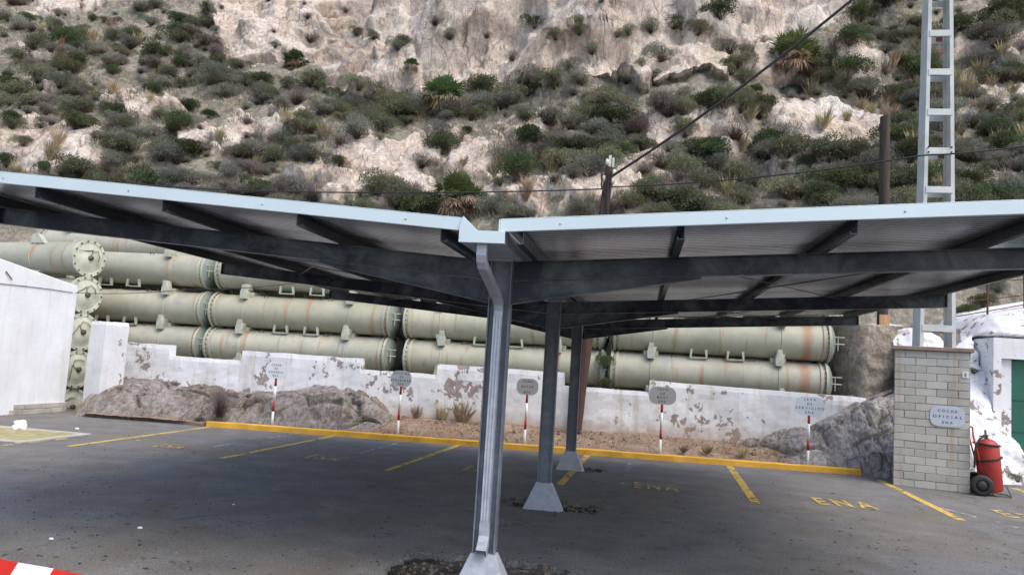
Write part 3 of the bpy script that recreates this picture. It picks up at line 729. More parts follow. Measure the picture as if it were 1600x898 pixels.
# brick pillar ----------------------------------------------------------
def brick_pillar():
    A = G(1406, 762); B = G(1502, 766); d = (B-A); wd = d.length; ang = R(-16.5); wd = 1.10; zt = 2.24
    e = empty('brick_pillar', ((A.x+B.x)/2, (A.y+B.y)/2, 0), ang, label='square grey block pillar with brown capping slab carrying the pylon', cat='pillar')
    w2 = wd/2; dp = wd*.95
    mb = MB(); mb.box((-w2+.008, .008, 0), (w2-.008, dp-.008, zt)); mb.build('mortar_core', M['mortar'], e)
    mb = MB(); rows = 18; rh = zt/rows; rr = random.Random(2); bw = wd/3.55
    for r_ in range(rows):
        z0, z1 = r_*rh+.005, (r_+1)*rh-.005
        x = -w2-(bw*.5 if r_ % 2 else 0)+.0
        while x < w2-.01:
            a, b = max(x, -w2), min(x+bw, w2)
            if b-a > .03:
                j = rr.uniform(-.004, .004); k1_ = rr.uniform(-.003, .003); mb.box((a+.005+k1_, 0+j, z0+rr.uniform(-.002, .002)), (b-.005+k1_, .03, z1+rr.uniform(-.002, .002)))
                mb.box((a+.005, dp-.03, z0), (b-.005, dp, z1))
            x += bw
        y = .033
        while y < dp-.04:
            b = min(y+bw, dp-.033)
            if b-y > .03:
                mb.box((-w2, y+.005, z0), (-w2+.03, b-.005, z1)); mb.box((w2-.03, y+.005, z0), (w2, b-.005, z1))
            y += bw
    mb.build('blockwork', mat_block(), e, .004)
    mb = MB(); mb.box((-w2-.05, -.05, zt+.002), (w2+.05, dp+.05, zt+.065)); mb.build('capping_slab', M['slab'], e, .008)
    mb = MB(); mb.box((w2-.12, -.012, zt*.815), (w2-.03, -.002, zt*.86)); t_ = mb.build('number_tile', M['sign_white'], e, .004)
    text_mesh('8', 'digit', M['red'], .03, .06, (w2-.075, -.014, zt*.8375), Matrix.Rotation(R(90), 3, 'X'), t_)
    return e, wd, dp, zt, ang
def mat_block():
    m, t, b = nodes('block_faces'); v = coords(t)
    n = noise_(t, v, 2.5, 6, .6); c = ramp(t, n, [(.3, (.40, .39, .35)), (.7, (.50, .485, .435))])
    vv = coords(t, 'Object', (5, 5, .25)); rs = noise_(t, vv, 1.1, 5, .6)
    c = mix(t, ramp(t, rs, [(.56, 0.), (.74, .7)]), c, (.40, .28, .16))
    ge = N(t, 'ShaderNodeNewGeometry'); c = mix(t, .5, c, ramp(t, ge.outputs['Random Per Island'], [(0., .34), (.5, .5), (1., .62)]), 'OVERLAY')
    t.links.new(c, b.inputs['Base Color']); b.inputs['Roughness'].default_value = .9; bump(t, b, noise_(t, v, 40, 4), .3, .006); return m
PIL, pw, pdp, pzt, pang = brick_pillar()

# lattice pylon ---------------------------------------------------------
def pylon():
    base = PIL.location+Vector((.02, pdp*.42, pzt+.067)); Yb = base.y
    cxl = [FY(px, py, Yb) for px, py in ((1431, 530), (1487, 530), (1446, 0), (1484, 0))]
    zB = base.z; wB = (cxl[1].x-cxl[0].x); wT = (cxl[3].x-cxl[2].x); zT0 = cxl[2].z
    xc0 = (cxl[0].x+cxl[1].x)/2; xcT = (cxl[2].x+cxl[3].x)/2
    zTop = 12.5
    def half(z): return .5*(wB+(wT-wB)*(z-zB)/(zT0-zB))
    def xc(z): return xc0+(xcT-xc0)*(z-zB)/(zT0-zB)
    e = empty('power_pylon', (xc0, Yb, zB), pang*0, label='tall pale grey ladder-like steel pylon standing on the block pillar', cat='pylon')
    inv = Matrix.Translation((-xc0, -Yb, -zB))
    dy = .19
    for s in (-1, 1):
        mb = MB()
        def leg(z0, z1, xa, xb, ya, yb):
            v = []
            for z in (z0, z1):
                for x, y in ((xa, ya), (xb, ya), (xb, yb), (xa, yb)):
                    v.append((xc(z)+s*(half(z)-x), Yb+y*(1-.3*(z-zB)/10), z))
            mb.add(v, [(0, 1, 2, 3), (4, 7, 6, 5), (0, 4, 5, 1), (1, 5, 6, 2), (2, 6, 7, 3), (3, 7, 4, 0)])
        leg(zB, zTop, 0, .012, -dy, dy)                # web of the channel
        leg(zB, zTop, .0125, .060, -dy, -dy+.012)       # front flange
        leg(zB, zTop, .0125, .060, dy-.012, dy)         # back flange
        o = mb.build('leg', M['pylon'], e); o.matrix_parent_inverse = inv
    z = zB+.33; k = 0
    hts = [zB+.33]+[FY(1465, py, Yb).z for py in (300, 240, 180, 118, 58, 0, -58, -116)]
    hts = [zB+.33, zB+1.0, zB+1.65]+hts[1:]
    for k, z in enumerate(hts):
        for sy in (-1, 1):
            mb = MB(); h = .055
            y0 = sy*dy*(1-.3*(z-zB)/10); hw = half(z)
            mb.box((xc(z)-hw+.03, Yb+y0-(.012 if sy < 0 else -.002), z-h), (xc(z)+hw-.03, Yb+y0+(-.002 if sy < 0 else .012), z+h))
            o = mb.build('rung', M['wood_orange'] if (k == 0 and sy > 0) else M['pylon'], e); o.matrix_parent_inverse = inv
            if k in (4,) and sy < 0:
                mb = MB()
                for sx in (-1, 1):
                    for dz in (-.03, .06): mb.lathe([(0, .016), (.012, .016), (.012, 0)], 'y', 8, 0, Matrix.Translation((xc(z)+sx*(hw-.055), Yb+y0-.03, z+dz)))
                b_ = mb.build('bolt', M['bolt'], o)
    for py, px in ((66, 1463), (247, 1466)):
        q = FY(px, py, Yb+.02); mb = MB(); mb.box((q.x-.05, Yb-dy*.6, q.z-.05), (q.x+.05, Yb-dy*.6+.01, q.z+.03)); o = mb.build('warning_plate', M['rust'], e); o.matrix_parent_inverse = inv
    mb = MB(); mb.box((xc0-wB/2-.03, Yb-dy-.03, zB-.0005), (xc0+wB/2+.03, Yb+dy+.03, zB+.012)); o = mb.build('foot_plate', M['pylon'], e); o.matrix_parent_inverse = inv
    return xc, Yb
PYX, PYY = pylon()

# ================================================================== CARPORT
ZC = 2.22; SL = .068; BH = .14; W = 4.25
Y_FRONT, Y_BACK = 4.7, 13.2
CP = empty('carport', (0, CY[0], 0), label='butterfly-roofed steel carport with pale fascia and three central columns', cat='carport')
CINV = Matrix.Translation((0, -CY[0], 0))
def cpart(mb, name, mat, parent=None, bevel=0):
    o = mb.build(name, mat, parent or CP, bevel)
    if parent is None: o.matrix_parent_inverse = CINV
    return o
def tri_beam(mb, pts, y0, y1): mb.prism(pts, 1, y0, y1)
def make_column(y):
    mb = MB()
    for s in (-1, 1): mb.box((s*.08-(.009 if s > 0 else 0), y-.05, .30), (s*.08+(0 if s > 0 else .009), y+.05, 2.365))
    mb.box((-.0745, y-.004, .26), (.0745, y+.004, 2.364))
    c = cpart(mb, 'column', M['column'])
    mb = MB(); mb.box((-.087, y-.055, 2.366), (.087, y+.055, 2.376)); mb.build('cap_plate', M['base'], c)
    mb = MB(); t_, b_ = (.089, .056, .29), (.225, .17, -.03)
    v = []
    for (hx, hy, z) in (b_, t_):
        for sx, sy in ((-1, -1), (1, -1), (1, 1), (-1, 1)): v.append((sx*hx, y+sy*hy, z))
    mb.add(v, [(0, 3, 2, 1), (4, 5, 6, 7), (0, 1, 5, 4), (1, 2, 6, 5), (2, 3, 7, 6), (3, 0, 4, 7)])
    cpart(mb, 'column_base', M['base'], None, .005)
for y in CY: make_column(y)
def make_arm(y, s):
    x0 = .086; f = .036
    def P(x, dz): return (s*x, ZC+SL*x+dz)
    mb = MB()
    tri_beam(mb, [P(x0, .0085), P(W, .0085), P(W, BH-.0085), P(x0, BH-.0085)], y-.0035, y+.0035)
    tri_beam(mb, [P(x0, 0), P(W, 0), P(W, .008), P(x0, .008)], y-f, y+f)
    tri_beam(mb, [P(x0, BH-.008), P(W, BH-.008), P(W, BH), P(x0, BH)], y-f, y+f)
    tri_beam(mb, [P(W+.0005, 0), P(W+.006, 0), P(W+.006, BH), P(W+.0005, BH)], y-f, y+f)
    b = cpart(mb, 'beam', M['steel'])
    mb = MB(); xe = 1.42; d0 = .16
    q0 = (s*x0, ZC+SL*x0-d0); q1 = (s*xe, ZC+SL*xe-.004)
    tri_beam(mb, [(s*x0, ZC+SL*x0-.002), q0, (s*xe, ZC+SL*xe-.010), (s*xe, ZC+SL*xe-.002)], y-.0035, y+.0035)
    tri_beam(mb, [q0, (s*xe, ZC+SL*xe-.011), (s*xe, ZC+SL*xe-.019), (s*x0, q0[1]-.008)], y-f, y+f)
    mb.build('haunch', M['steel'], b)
for y in CY:
    for s in (-1, 1): make_arm(y, s)
PH = .085
def make_purlin(x, s):
    z0 = ZC+SL*x+BH+.001; t = .004; wd = .045
    mb = MB(); y0, y1 = Y_FRONT+.012, Y_BACK-.01
    # C section with its open side towards the valley
    def P(dx, dz): return (s*(x+dx), z0+dz+SL*dx)
    tri_ = lambda a: mb.prism(a, 1, y0, y1)
    tri_([P(0, 0), P(0, PH), P(-t, PH), P(-t, 0)])
    tri_([P(-t-.0003, 0), P(-wd, 0), P(-wd, t), P(-t-.0003, t)])
    tri_([P(-t-.0003, PH), P(-wd, PH), P(-wd, PH-t), P(-t-.0003, PH-t)])
    tri_([P(-wd, t+.0003), P(-wd, .018), P(-wd+t, .018), P(-wd+t, t+.0003)])
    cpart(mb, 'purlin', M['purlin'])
for x in (.27, 1.26, 2.25, 3.25, 4.24):
    for s in (-1, 1): make_purlin(x, s)
def make_sheet(s):
    # ribbed sheet: ribs run across the slope, pitch 5.6 cm
    mb = MB(); x0, x1 = .17, 4.33; zs = lambda x: ZC+SL*x+BH+PH+.004
    ys = []; y = Y_FRONT+.012; k = 0
    while y < Y_BACK:
        ys += [(y, 0), (y+.046, 0), (y+.052, .016), (y+.066, .016), (y+.072, 0)]; y += .0721
    vs_ = []
    for y, h in ys:
        for x in (x0, x1): vs_.append((s*x, y, zs(x)+h))
    n = len(ys)
    mb.add(vs_, [(2*i, 2*i+1, 2*i+3, 2*i+2) for i in range(n-1)])
    off = [(v[0], v[1], v[2]+.035) for v in vs_]
    mb.add(off, [(2*i, 2*i+2, 2*i+3, 2*i+1) for i in range(n-1)])
    a = [vs_[0], vs_[1], off[1], off[0]]; mb.add(a, [(0, 1, 2, 3)])
    cpart(mb, 'roof_sheet', M['sheet'])
for s in (-1, 1): make_sheet(s)
def make_fascia(s):
    zs = lambda x: ZC+SL*x+BH+PH
    mb = MB(); P = lambda x, dz: (s*x, zs(x)+dz)
    mb.prism([P(.12, -.004), P(4.38, -.004), P(4.38, .074), P(.12, .074)], 1, Y_FRONT-.008, Y_FRONT+.010)
    mb.prism([P(.12, .0745), P(4.38, .0745), P(4.38, .08), P(.12, .08)], 1, Y_FRONT-.008, Y_FRONT+.16)
    o = cpart(mb, 'front_fascia', M['fascia'], None, .003)
    mb = MB()
    for x in np.arange(.5, 4.3, 1.0): mb.lathe([(0, .007), (-.004, .006), (-.004, 0)], 'y', 8, 0, Matrix.Translation((s*x, Y_FRONT-.0085, zs(x)+.035)))
    mb.build('rivet', M['zinc'], o)
    mb = MB(); mb.prism([P(4.381, -.004), P(4.393, -.004), P(4.393, .08), P(4.381, .08)], 1, Y_FRONT-.008, Y_BACK); cpart(mb, 'side_fascia', M['fascia'])
    mb = MB(); mb.prism([P(.17, -.004), P(4.38, -.004), P(4.38, .08), P(.17, .08)], 1, Y_BACK+.001, Y_BACK+.012); cpart(mb, 'back_fascia', M['fascia'])
for s in (-1, 1): make_fascia(s)
# valley gutter and its white end piece
mb = MB(); zb = 2.377; prof = [(-.135, zb+.10), (-.135, zb), (.15, zb), (.15, zb+.10), (.142, zb+.10), (.142, zb+.007), (-.127, zb+.007), (-.127, zb+.10)]
n = len(prof); vs_ = [(x, Y_FRONT+.004, z) for x, z in prof]+[(x, Y_BACK, z) for x, z in prof]
mb.add(vs_, [(i, (i+1) % n, n+(i+1) % n, n+i) for i in range(n)]+[(0, 1, 6, 7), (1, 2, 5, 6), (2, 3, 4, 5)]); cpart(mb, 'gutter', M['zinc'])
mb = MB(); mb.prism([(-.14, zb-.003), (.155, zb-.003), (.155, zb+.074), (-.02, zb+.074), (-.12, zb+.165), (-.14, zb+.10)], 1, Y_FRONT-.022, Y_FRONT-.0085)
mb.box((.112, Y_FRONT-.021, zb+.0745), (.12, Y_FRONT-.0085, zb+.15)); cpart(mb, 'gutter_end', M['fascia'], None, .002)
# downpipe: outlet, sloping elbow, fluted drop inside the column, shoe
def rect_sweep(mb, pts, wx, wy, flute=0):
    vs_ = []
    ring = []
    nq = 6
    for k in range(nq): ring.append((-wx/2+wx*k/nq, -1))
    for k in range(2): ring.append((wx/2, -1+2*k/2))
    for k in range(nq): ring.append((wx/2-wx*k/nq, 1))
    for k in range(2): ring.append((-wx/2, 1-2*k/2))
    for i, p in enumerate(pts):
        p = Vector(p); d = (Vector(pts[min(i+1, len(pts)-1)])-Vector(pts[max(i-1, 0)])).normalized()
        yv = Vector((0, -d.z, d.y)) if abs(d.x) < .99 else Vector((0, 1, 0))
        yv = Vector((0, 1, 0)); yv = (yv-d*yv.dot(d)).normalized()
        if yv.length < .1: yv = Vector((0, 0, 1))
        xv = yv.cross(d)
        if xv.x < 0: xv = -xv
        for k, (x, sy) in enumerate(ring):
            fl = flute*(k % 2)
            vs_.append(p+xv*x+yv*(sy*(wy/2-fl)))
    m = len(ring); mb.add(vs_, [(i*m+k, i*m+(k+1) % m, (i+1)*m+(k+1) % m, (i+1)*m+k) for i in range(len(pts)-1) for k in range(m)])
yf = CY[0]-.032; X1 = .0
mb = MB(); rect_sweep(mb, [(.0, Y_FRONT+.06, zb-.001), (.0, Y_FRONT+.06, zb-.07), (0, Y_FRONT+.075, zb-.10), (0, Y_FRONT+.11, zb-.13), (X1, yf-.10, zb-.285), (X1, yf-.03, zb-.32), (X1, yf, zb-.37), (X1, yf, zb-.42)], .066, .055)
dpipe = cpart(mb, 'downpipe', M['zinc'], None, .006)
mb = MB(); rect_sweep(mb, [(X1, yf, zb-.41), (X1, yf, 1.6), (X1, yf, .50)], .064, .056, .005); mb.build('fluted_drop', M['zinc'], dpipe)
mb = MB(); rect_sweep(mb, [(X1, yf-.002, .51), (X1, yf-.002, .41), (X1, yf-.03, .36), (X1, yf-.09, .31)], .072, .062); mb.build('outlet_shoe', M['zinc'], dpipe)
# wind bracing rods
for ya, yb_ in ((CY[0], CY[1]), (CY[1], CY[2])):
    for s in (-1, 1):
        for (xa, xb) in ((1.3, 3.2), (3.2, 1.3)):
            mb = MB(); mb.tube([(s*xa, ya+.04, ZC+SL*xa+.10), (s*xb, yb_-.04, ZC+SL*xb+.10)], .005, 6); cpart(mb, 'brace_rod', M['steel'])

# ================================================================== PIPES
PL, PR = 4.5, .392
def make_pipe():
    e = empty('steel_pipe')
    mb = MB(); mb.lathe([(.02, PR), (PL-.02, PR)], 'x', 56)
    for x in (.19*PL, .78*PL): mb.lathe([(x-.012, PR), (x-.012, PR+.008), (x+.012, PR+.008), (x+.012, PR)], 'x', 56)
    body = mb.build('body', M['pipe'], e)
    for side in (0, 1):
        mb = MB(); a = (0, .05) if side == 0 else (PL-.05, PL)
        mb.lathe([(a[0], .2), (a[0], PR+.045), (a[1], PR+.045), (a[1], .2)], 'x', 56, smooth=False)
        b0 = .11 if side == 0 else PL-.16
        mb.lathe([(b0, PR), (b0, PR+.022), (b0+.05, PR+.022), (b0+.05, PR)], 'x', 56, smooth=False)
        for k in range(24):
            an = 2*math.pi*k/24; xx = (.051, .075) if side == 0 else (PL-.075, PL-.051)
            mb.lathe([(xx[0], 0.), (xx[0], .013), (xx[1], .013), (xx[1], 0.)], 'x', 6, 1, Matrix.Translation((0, (PR+.022)*math.cos(an), (PR+.022)*math.sin(an))))
        fl = mb.build('flange', [M['pipe'], M['bolt']], e)
        mb = MB()
        if side == 0: prof = [(-.001, PR+.02), (-.03, PR*.9), (-.055, PR*.55), (-.06, 0.001)]
        else: prof = [(PL+.001, PR+.03), (PL+.06, PR*.92), (PL+.11, PR*.6), (PL+.12, .001)]
        mb.lathe(prof, 'x', 48); mb.build('end_cap', M['pipe_cap'], e)
    for x in (.19*PL, .78*PL):
        mb = MB()
        mb.prism([(x-.075, PR*.72), (x+.075, PR*.72), (x+.085, PR+.02), (x+.045, PR+.23), (x-.045, PR+.23), (x-.085, PR+.02)], 1, -.40, -.20)
        mb.box((x-.16, -.2, PR-.05), (x+.16, .3, PR+.065)); mb.build('saddle', M['pipe_metal'], e, .008)
        mb = MB(); mb.prism([(x-.08, -PR*.75), (x+.08, -PR*.75), (x+.05, -PR-.05), (x-.05, -PR-.05)], 1, -.36, -.18); mb.build('lower_lug', M['pipe_metal'], e, .006)
    for x in (.405*PL, .575*PL):
        mb = MB(); zt, zl = -PR*.74, -PR-.085; yy = -.26
        for sx in (-1, 1): mb.prism([(x+sx*.15-.03, zt), (x+sx*.15+.03, zt), (x+sx*.17+.014, zl), (x+sx*.17-.014, zl)], 1, yy-.03, yy+.03)
        mb.box((x-.155, yy-.025, zl), (x+.155, yy+.025, zl+.022)); mb.build('lifting_handle', M['pipe_metal'], e)
    for x in (.30*PL, .66*PL):
        mb = MB(); a = R(118)
        pts = [(x+dx, PR*math.cos(a)*1.0-.0-dr*.47, PR*math.sin(a)+dr*.9) for dx, dr in ((-.05, 0), (-.05, .05), (.05, .05), (.05, 0))]
        mb.tube(pts, .009, 6); mb.build('top_hook', M['bolt'], e)
    mb = MB()
    for z in (.12, -.02): mb.tube([(PL, -PR*.86, z), (PL+.26, -PR*.86, z)], .011, 6)
    mb.tube([(PL+.13, -PR*.86-.0, .14), (PL+.13, -PR*.86, -.16)], .009, 6)
    mb.build('hinge_bars', M['pipe_metal'], e)
    return e
PIPE = make_pipe(); PY = 17.25
joints = [-9.33, -4.44, .30, 5.03]; pitch = 4.76
starts = [joints[0]-pitch+.13, joints[0]+.13, joints[1]+.13, joints[2]+.10]
tiers = [(.80, 'bottom'), (1.60, 'second'), (2.43, 'third'), (3.36, 'top')]
TN = {0: 'lowest tier mostly hidden by the wall', 1: 'tier just above the white wall', 2: 'middle visible tier', 3: 'uppermost full tier'}
CN = ['leftmost pipe', 'second pipe from left', 'second pipe from right', 'rightmost pipe']
PG = 'pale green pipes stacked lengthwise behind the wall'
first = True
rust_me = None
for ti, (z, _) in enumerate(tiers):
    for k, x in enumerate(starts):
        o = PIPE if first else copy_tree(PIPE); first = False
        o.location = (x+.02*((ti*7+k*3) % 5-2), PY+(.0 if ti < 3 else .06), z); o.rotation_euler = (0, 0, 0)
        o['label'] = f'{CN[k]} in the {TN[ti]}'+(', with broad rust band' if k == 3 and ti in (1, 2) else '')
        o['category'] = 'pipe'; o['group'] = PG
        if k == 3 and ti in (1, 2):
            for ch in o.children:
                if ch.name.startswith('body'):
                    ch.data = ch.data.copy() if rust_me is None else rust_me
                    if rust_me is None: ch.data.materials[0] = M['pipe_rust']; rust_me = ch.data
for ti, z in enumerate((.80, 1.60, 2.43, 3.23)):
    for k, x in enumerate(starts):
        o = copy_tree(PIPE); o.location = (x+.03*((ti*3+k*5) % 4-1), 18.06, z)
        o['label'] = f'{CN[k]} of the back row, {("lowest", "lower middle", "upper middle", "upper")[ti]} tier, seen through gaps'; o['category'] = 'pipe'; o['group'] = PG
o = copy_tree(PIPE); pt = FY(78, 365, 18.05); o.location = (pt.x, 18.05, 4.02); o['label'] = 'highest pipe resting above the others at far left'; o['category'] = 'pipe'; o['group'] = PG
# end-on stack at far left
def make_end_pipe():
    e = empty('capped_pipe'); r = .405; L = 6.0
    mb = MB(); mb.lathe([(-L, r-.03), (-.06, r-.03)], 'x', 56); mb.lathe([(-1.55, r-.03), (-1.55, r-.015), (-1.52, r-.015), (-1.52, r-.03)], 'x', 56); mb.build('body', M['pipe'], e)
    mb = MB(); mb.lathe([(-.06, .1), (-.06, r+.02), (0, r+.02), (0, r-.05), (-.012, r-.055), (-.012, .22)], 'x', 56, smooth=False); mb.build('flange', M['pipe_disc'], e)
    mb = MB(); mb.lathe([(-.011, r-.05), (.006, .24), (.03, .20), (.03, .001)], 'x', 48)
    for k in range(14):
        a = 2*math.pi*k/14; mb.lathe([(0.001, .018), (.022, .018), (.022, .001)], 'x', 8, 1, Matrix.Translation((0, (r-.015)*math.cos(a), (r-.015)*math.sin(a))))
    o = mb.build('cover_disc', [M['pipe_disc'], M['bolt']], e)
    mb = MB(); mb.lathe([(.03, .06), (.075, .055), (.075, .001)], 'x', 16); mb.tube([(.05, -.02, .0), (.05, .03, .16), (.05, .16, .18), (.05, .22, .05), (.05, .2, -.06)], .008, 6)
    mb.tube([(.04, -.3, .14), (.04, -.05, .16), (.04, .05, .19)], .008, 6); mb.build('valve', M['bolt'], o)
    for x, sgn in ((-1.53, 1), (-1.53, -1)):
        mb = MB(); mb.prism([(x-.16, sgn*(r-.09)), (x+.30, sgn*(r-.09)), (x+.05, sgn*(r+.13)), (x-.14, sgn*(r+.13))], 1, -.25, -.12); mb.build('saddle', M['pipe_metal'], e, .006)
    return e
EP = make_end_pipe(); EN = ['topmost', 'second from top', 'third from top', 'fourth from top', 'lowest']
for k, (px, py) in enumerate([(140, 403), (135, 459), (128, 519), (121, 576), (113, 622)]):
    o = EP if k == 0 else copy_tree(EP); q = FY(px, py, 15.62); o.location = (q.x, 15.62, 3.38-k*.845); o.rotation_euler = (R(25*k), 0, R(-13)) if k else (0, 0, R(-13))
    tag(o, f'{EN[k]} of the round-capped pipe ends beside the shed', 'pipe', 'capped pipe ends beside the white shed')

# ================================================================== SIGNS
def bay_sign(px, base_py, plate_py, wpx, hpx, lines, pmat, lmat, label, row_w):
    x = G(px, base_py, .1).x; y = kerb_y(x)+.26; dep = y
    base = FY(px, base_py, y); pc = FY(px+ (2 if px > 700 else 3), plate_py, y); s = y/F/.985
    e = empty('parking_sign', (base.x, y, .07), label=label, cat='sign', group='parking signs on red and white poles')
    pw_, ph_ = wpx*s, hpx*s; zc = pc.z-.07; zb_ = zc-ph_/2
    L = zb_+.03
    bands = [(0, .30, 'white'), (.30, .50, 'red'), (.50, .81, 'white'), (.81, 1.0, 'red')]
    for a, b, m in bands:
        mb = MB(); mb.lathe([(a*L-(.03 if a == 0 else 0), .001), (a*L-(.03 if a == 0 else 0), .0235), (b*L, .0235), (b*L, .001)], 'z', 14); mb.build(m+'_band', M[m], e)
    mb = MB(); r = ph_*.42; poly = []
    for cxs, czs, a0 in ((1, 1, 0), (-1, 1, 90), (-1, -1, 180), (1, -1, 270)):
        for k in range(7):
            a = R(a0+k*15); poly.append((cxs*(pw_/2-r)+r*math.cos(a), zc+czs*(ph_/2-r)+r*math.sin(a)))
    mb.prism(poly, 1, -.034, -.026); pl = mb.build('plate', M[pmat], e)
    n = len(lines); rot = Matrix.Rotation(R(90), 3, 'X'); lh = ph_*.135
    for k, (t_, rw) in enumerate(zip(lines, row_w)):
        zz = zc+ph_*(.36-.72*k/(n-1))*.92
        text_mesh(t_, 'letters', M[lmat], rw*pw_, lh, (0, -.0352, zz), rot, pl, spacing=1.7)
bay_sign(425, 662, 578, 36, 26, ['COCHE', 'DE', 'GUARDIA', 'ENA'], 'sign_white', 'letter', 'white plate COCHE DE GUARDIA ENA on striped pole', [.46, .15, .68, .26])
bay_sign(621, 679, 591, 34, 25, ['OFICIAL', 'DE', 'SEGURIDAD', 'ENA'], 'sign_grey', 'letter', 'light grey plate OFICIAL DE SEGURIDAD ENA on striped pole', [.78, .15, .96, .28])
bay_sign(819, 696, 603.5, 34, 25, ['CABO', 'MAYOR', 'ENA'], 'sign_mid', 'letter', 'dark grey plate CABO MAYOR ENA on striped pole', [.42, .54, .30])
bay_sign(1031, 712, 617.5, 40, 26, ['JEFE', 'DE', 'MANT', 'ENA'], 'sign_mid', 'letter', 'dark grey plate JEFE DE MANT ENA on striped pole', [.38, .16, .38, .28])
bay_sign(1262, 730, 634, 41, 27, ['JEFE', 'DE', 'SERVICIOS', 'ENA'], 'sign_blue', 'letter_blue', 'pale blue plate JEFE DE SERVICIOS ENA on striped pole', [.40, .16, .94, .28])
def pillar_sign():
    c = FY(1480, 650, PIL.location.y-.03); s = c.y/F/.985; pw_, ph_ = 43*s, 28.5*s
    e = empty('wall_sign', (c.x, c.y, c.z), PIL.rotation_euler.z, label='pale blue rounded plate COCHE OFICIAL ENA fixed to block pillar', cat='sign')
    lx = (Vector((c.x, c.y, 0))-PIL.location)@Vector((math.cos(pang), math.sin(pang), 0))
    e.location = PIL.location+Vector((math.cos(pang), math.sin(pang), 0))*lx+Vector((math.sin(pang), -math.cos(pang), 0))*.012+Vector((0, 0, c.z))
    mb = MB(); r = ph_*.36; poly = []
    for cxs, czs, a0 in ((1, 1, 0), (-1, 1, 90), (-1, -1, 180), (1, -1, 270)):
        for k in range(7):
            a = R(a0+k*15); poly.append((cxs*(pw_/2-r)+r*math.cos(a), czs*(ph_/2-r)+r*math.sin(a)))
    mb.prism(poly, 1, -.006, .006); pl = mb.build('plate', M['sign_blue'], e)
    rot = Matrix.Rotation(R(90), 3, 'X')
    for t_, rw, zz in (('COCHE', .55, .26), ('OFICIAL', .84, -.02), ('ENA', .3, -.30)): text_mesh(t_, 'letters', M['letter_blue'], rw*pw_, ph_*.13, (0, -.0072, zz*ph_), rot, pl, spacing=1.7)
pillar_sign()

# ================================================================== EXTINGUISHER
def extinguisher():
    b = G(1532, 770); y = b.y-.3; s = y/F
    e = empty('fire_extinguisher', (b.x+.09, y+.12, 0), R(-8), label='large red wheeled fire extinguisher with black hose beside block pillar', cat='fire extinguisher')
    e.scale = (.93, .93, .93); tilt = Matrix.Rotation(R(-5), 4, 'Y'); r = .185; z0 = .07
    T = Matrix.Translation((.0, 0, 0))@tilt
    mb = MB(); mb.lathe([(z0, .001), (z0, r*.85), (z0+.03, r), (.80, r), (.86, r*.93), (.91, r*.72), (.945, r*.4), (.955, .001)], 'z', 40, 0, T); body = mb.build('cylinder', M['ext_red'], e)
    mb = MB(); mb.lathe([(.955, .03), (1.0, .03), (1.0, .045), (1.02, .045), (1.02, .001)], 'z', 16, 0, T); mb.box((-.10, -.015, .985), (.02, .015, 1.01), 0, T); mb.box((-.02, -.012, 1.02), (.01, .012, 1.10), 0, T); mb.build('valve_head', M['bolt'], e)
    def arc(z, rr, a0, a1, n=20, tiltz=0): return [T@Vector((rr*math.cos(R(a0+(a1-a0)*k/n)), rr*math.sin(R(a0+(a1-a0)*k/n)), z+tiltz*math.cos(R(a0+(a1-a0)*k/n)))) for k in range(n+1)]
    mb = MB(); mb.tube(arc(.61, r+.018, 0, 360, 36, .03), .018, 8); mb.tube(arc(.86, r*.95+.02, -200, 40, 26, -.03)+[T@Vector((.05, .1, .95)), T@Vector((0, 0, .98))], .016, 8)
    mb.tube([T@Vector(p) for p in ((-.02, -.03, .99), (-.12, -.12, .97), (-.2, -.16, .86), (-.24, -.17, .70), (-.25, -.17, .55), (-.26, -.17, .48))], .017, 8); mb.build('hose', M['rubber'], e)
    for yy in (-.15, .15):
        mb = MB(); mb.tube([T@Vector(p) for p in ((-.13, yy*.6, .35), (-.19, yy, .75), (-.23, yy, 1.02), (-.22, yy*.8, 1.15))], .014, 8)
        mb.build('handle_bar', M['ext_red'], e)
    mb = MB(); mb.tube([T@Vector(p) for p in ((-.22, -.12, 1.15), (-.235, 0, 1.165), (-.22, .12, 1.15))], .015, 8); mb.build('handle_grip', M['ext_red'], e)
    for yy in (-.23, .23):
        mb = MB(); mb.lathe([(yy-.035, .10), (yy-.04, .15), (yy-.02, .175), (yy+.02, .175), (yy+.04, .15), (yy+.035, .10)], 'y', 32, 0, Matrix.Translation((-.2, 0, .176)))
        wl = mb.build('wheel', M['rubber'], e)
        mb = MB(); mb.lathe([(yy-.02, .001), (yy-.025, .102), (yy+.025, .102), (yy+.02, .001)], 'y', 24, 0, Matrix.Translation((-.2, 0, .176))); mb.build('rim', M['rim'], wl)
    mb = MB(); mb.tube([(-.2, -.23, .176), (-.2, .23, .176)], .014, 8)
    mb.tube([(-.2, -.16, .176), (.0, -.17, .03), (.26, -.15, .018), (.27, 0, .018), (.26, .15, .018), (.0, .17, .03), (-.2, .16, .176)], .011, 8); mb.tube([(.26, -.15, .018), (.19, -.1, .2)], .009, 6); mb.build('trolley_frame', M['bolt'], e)
extinguisher()

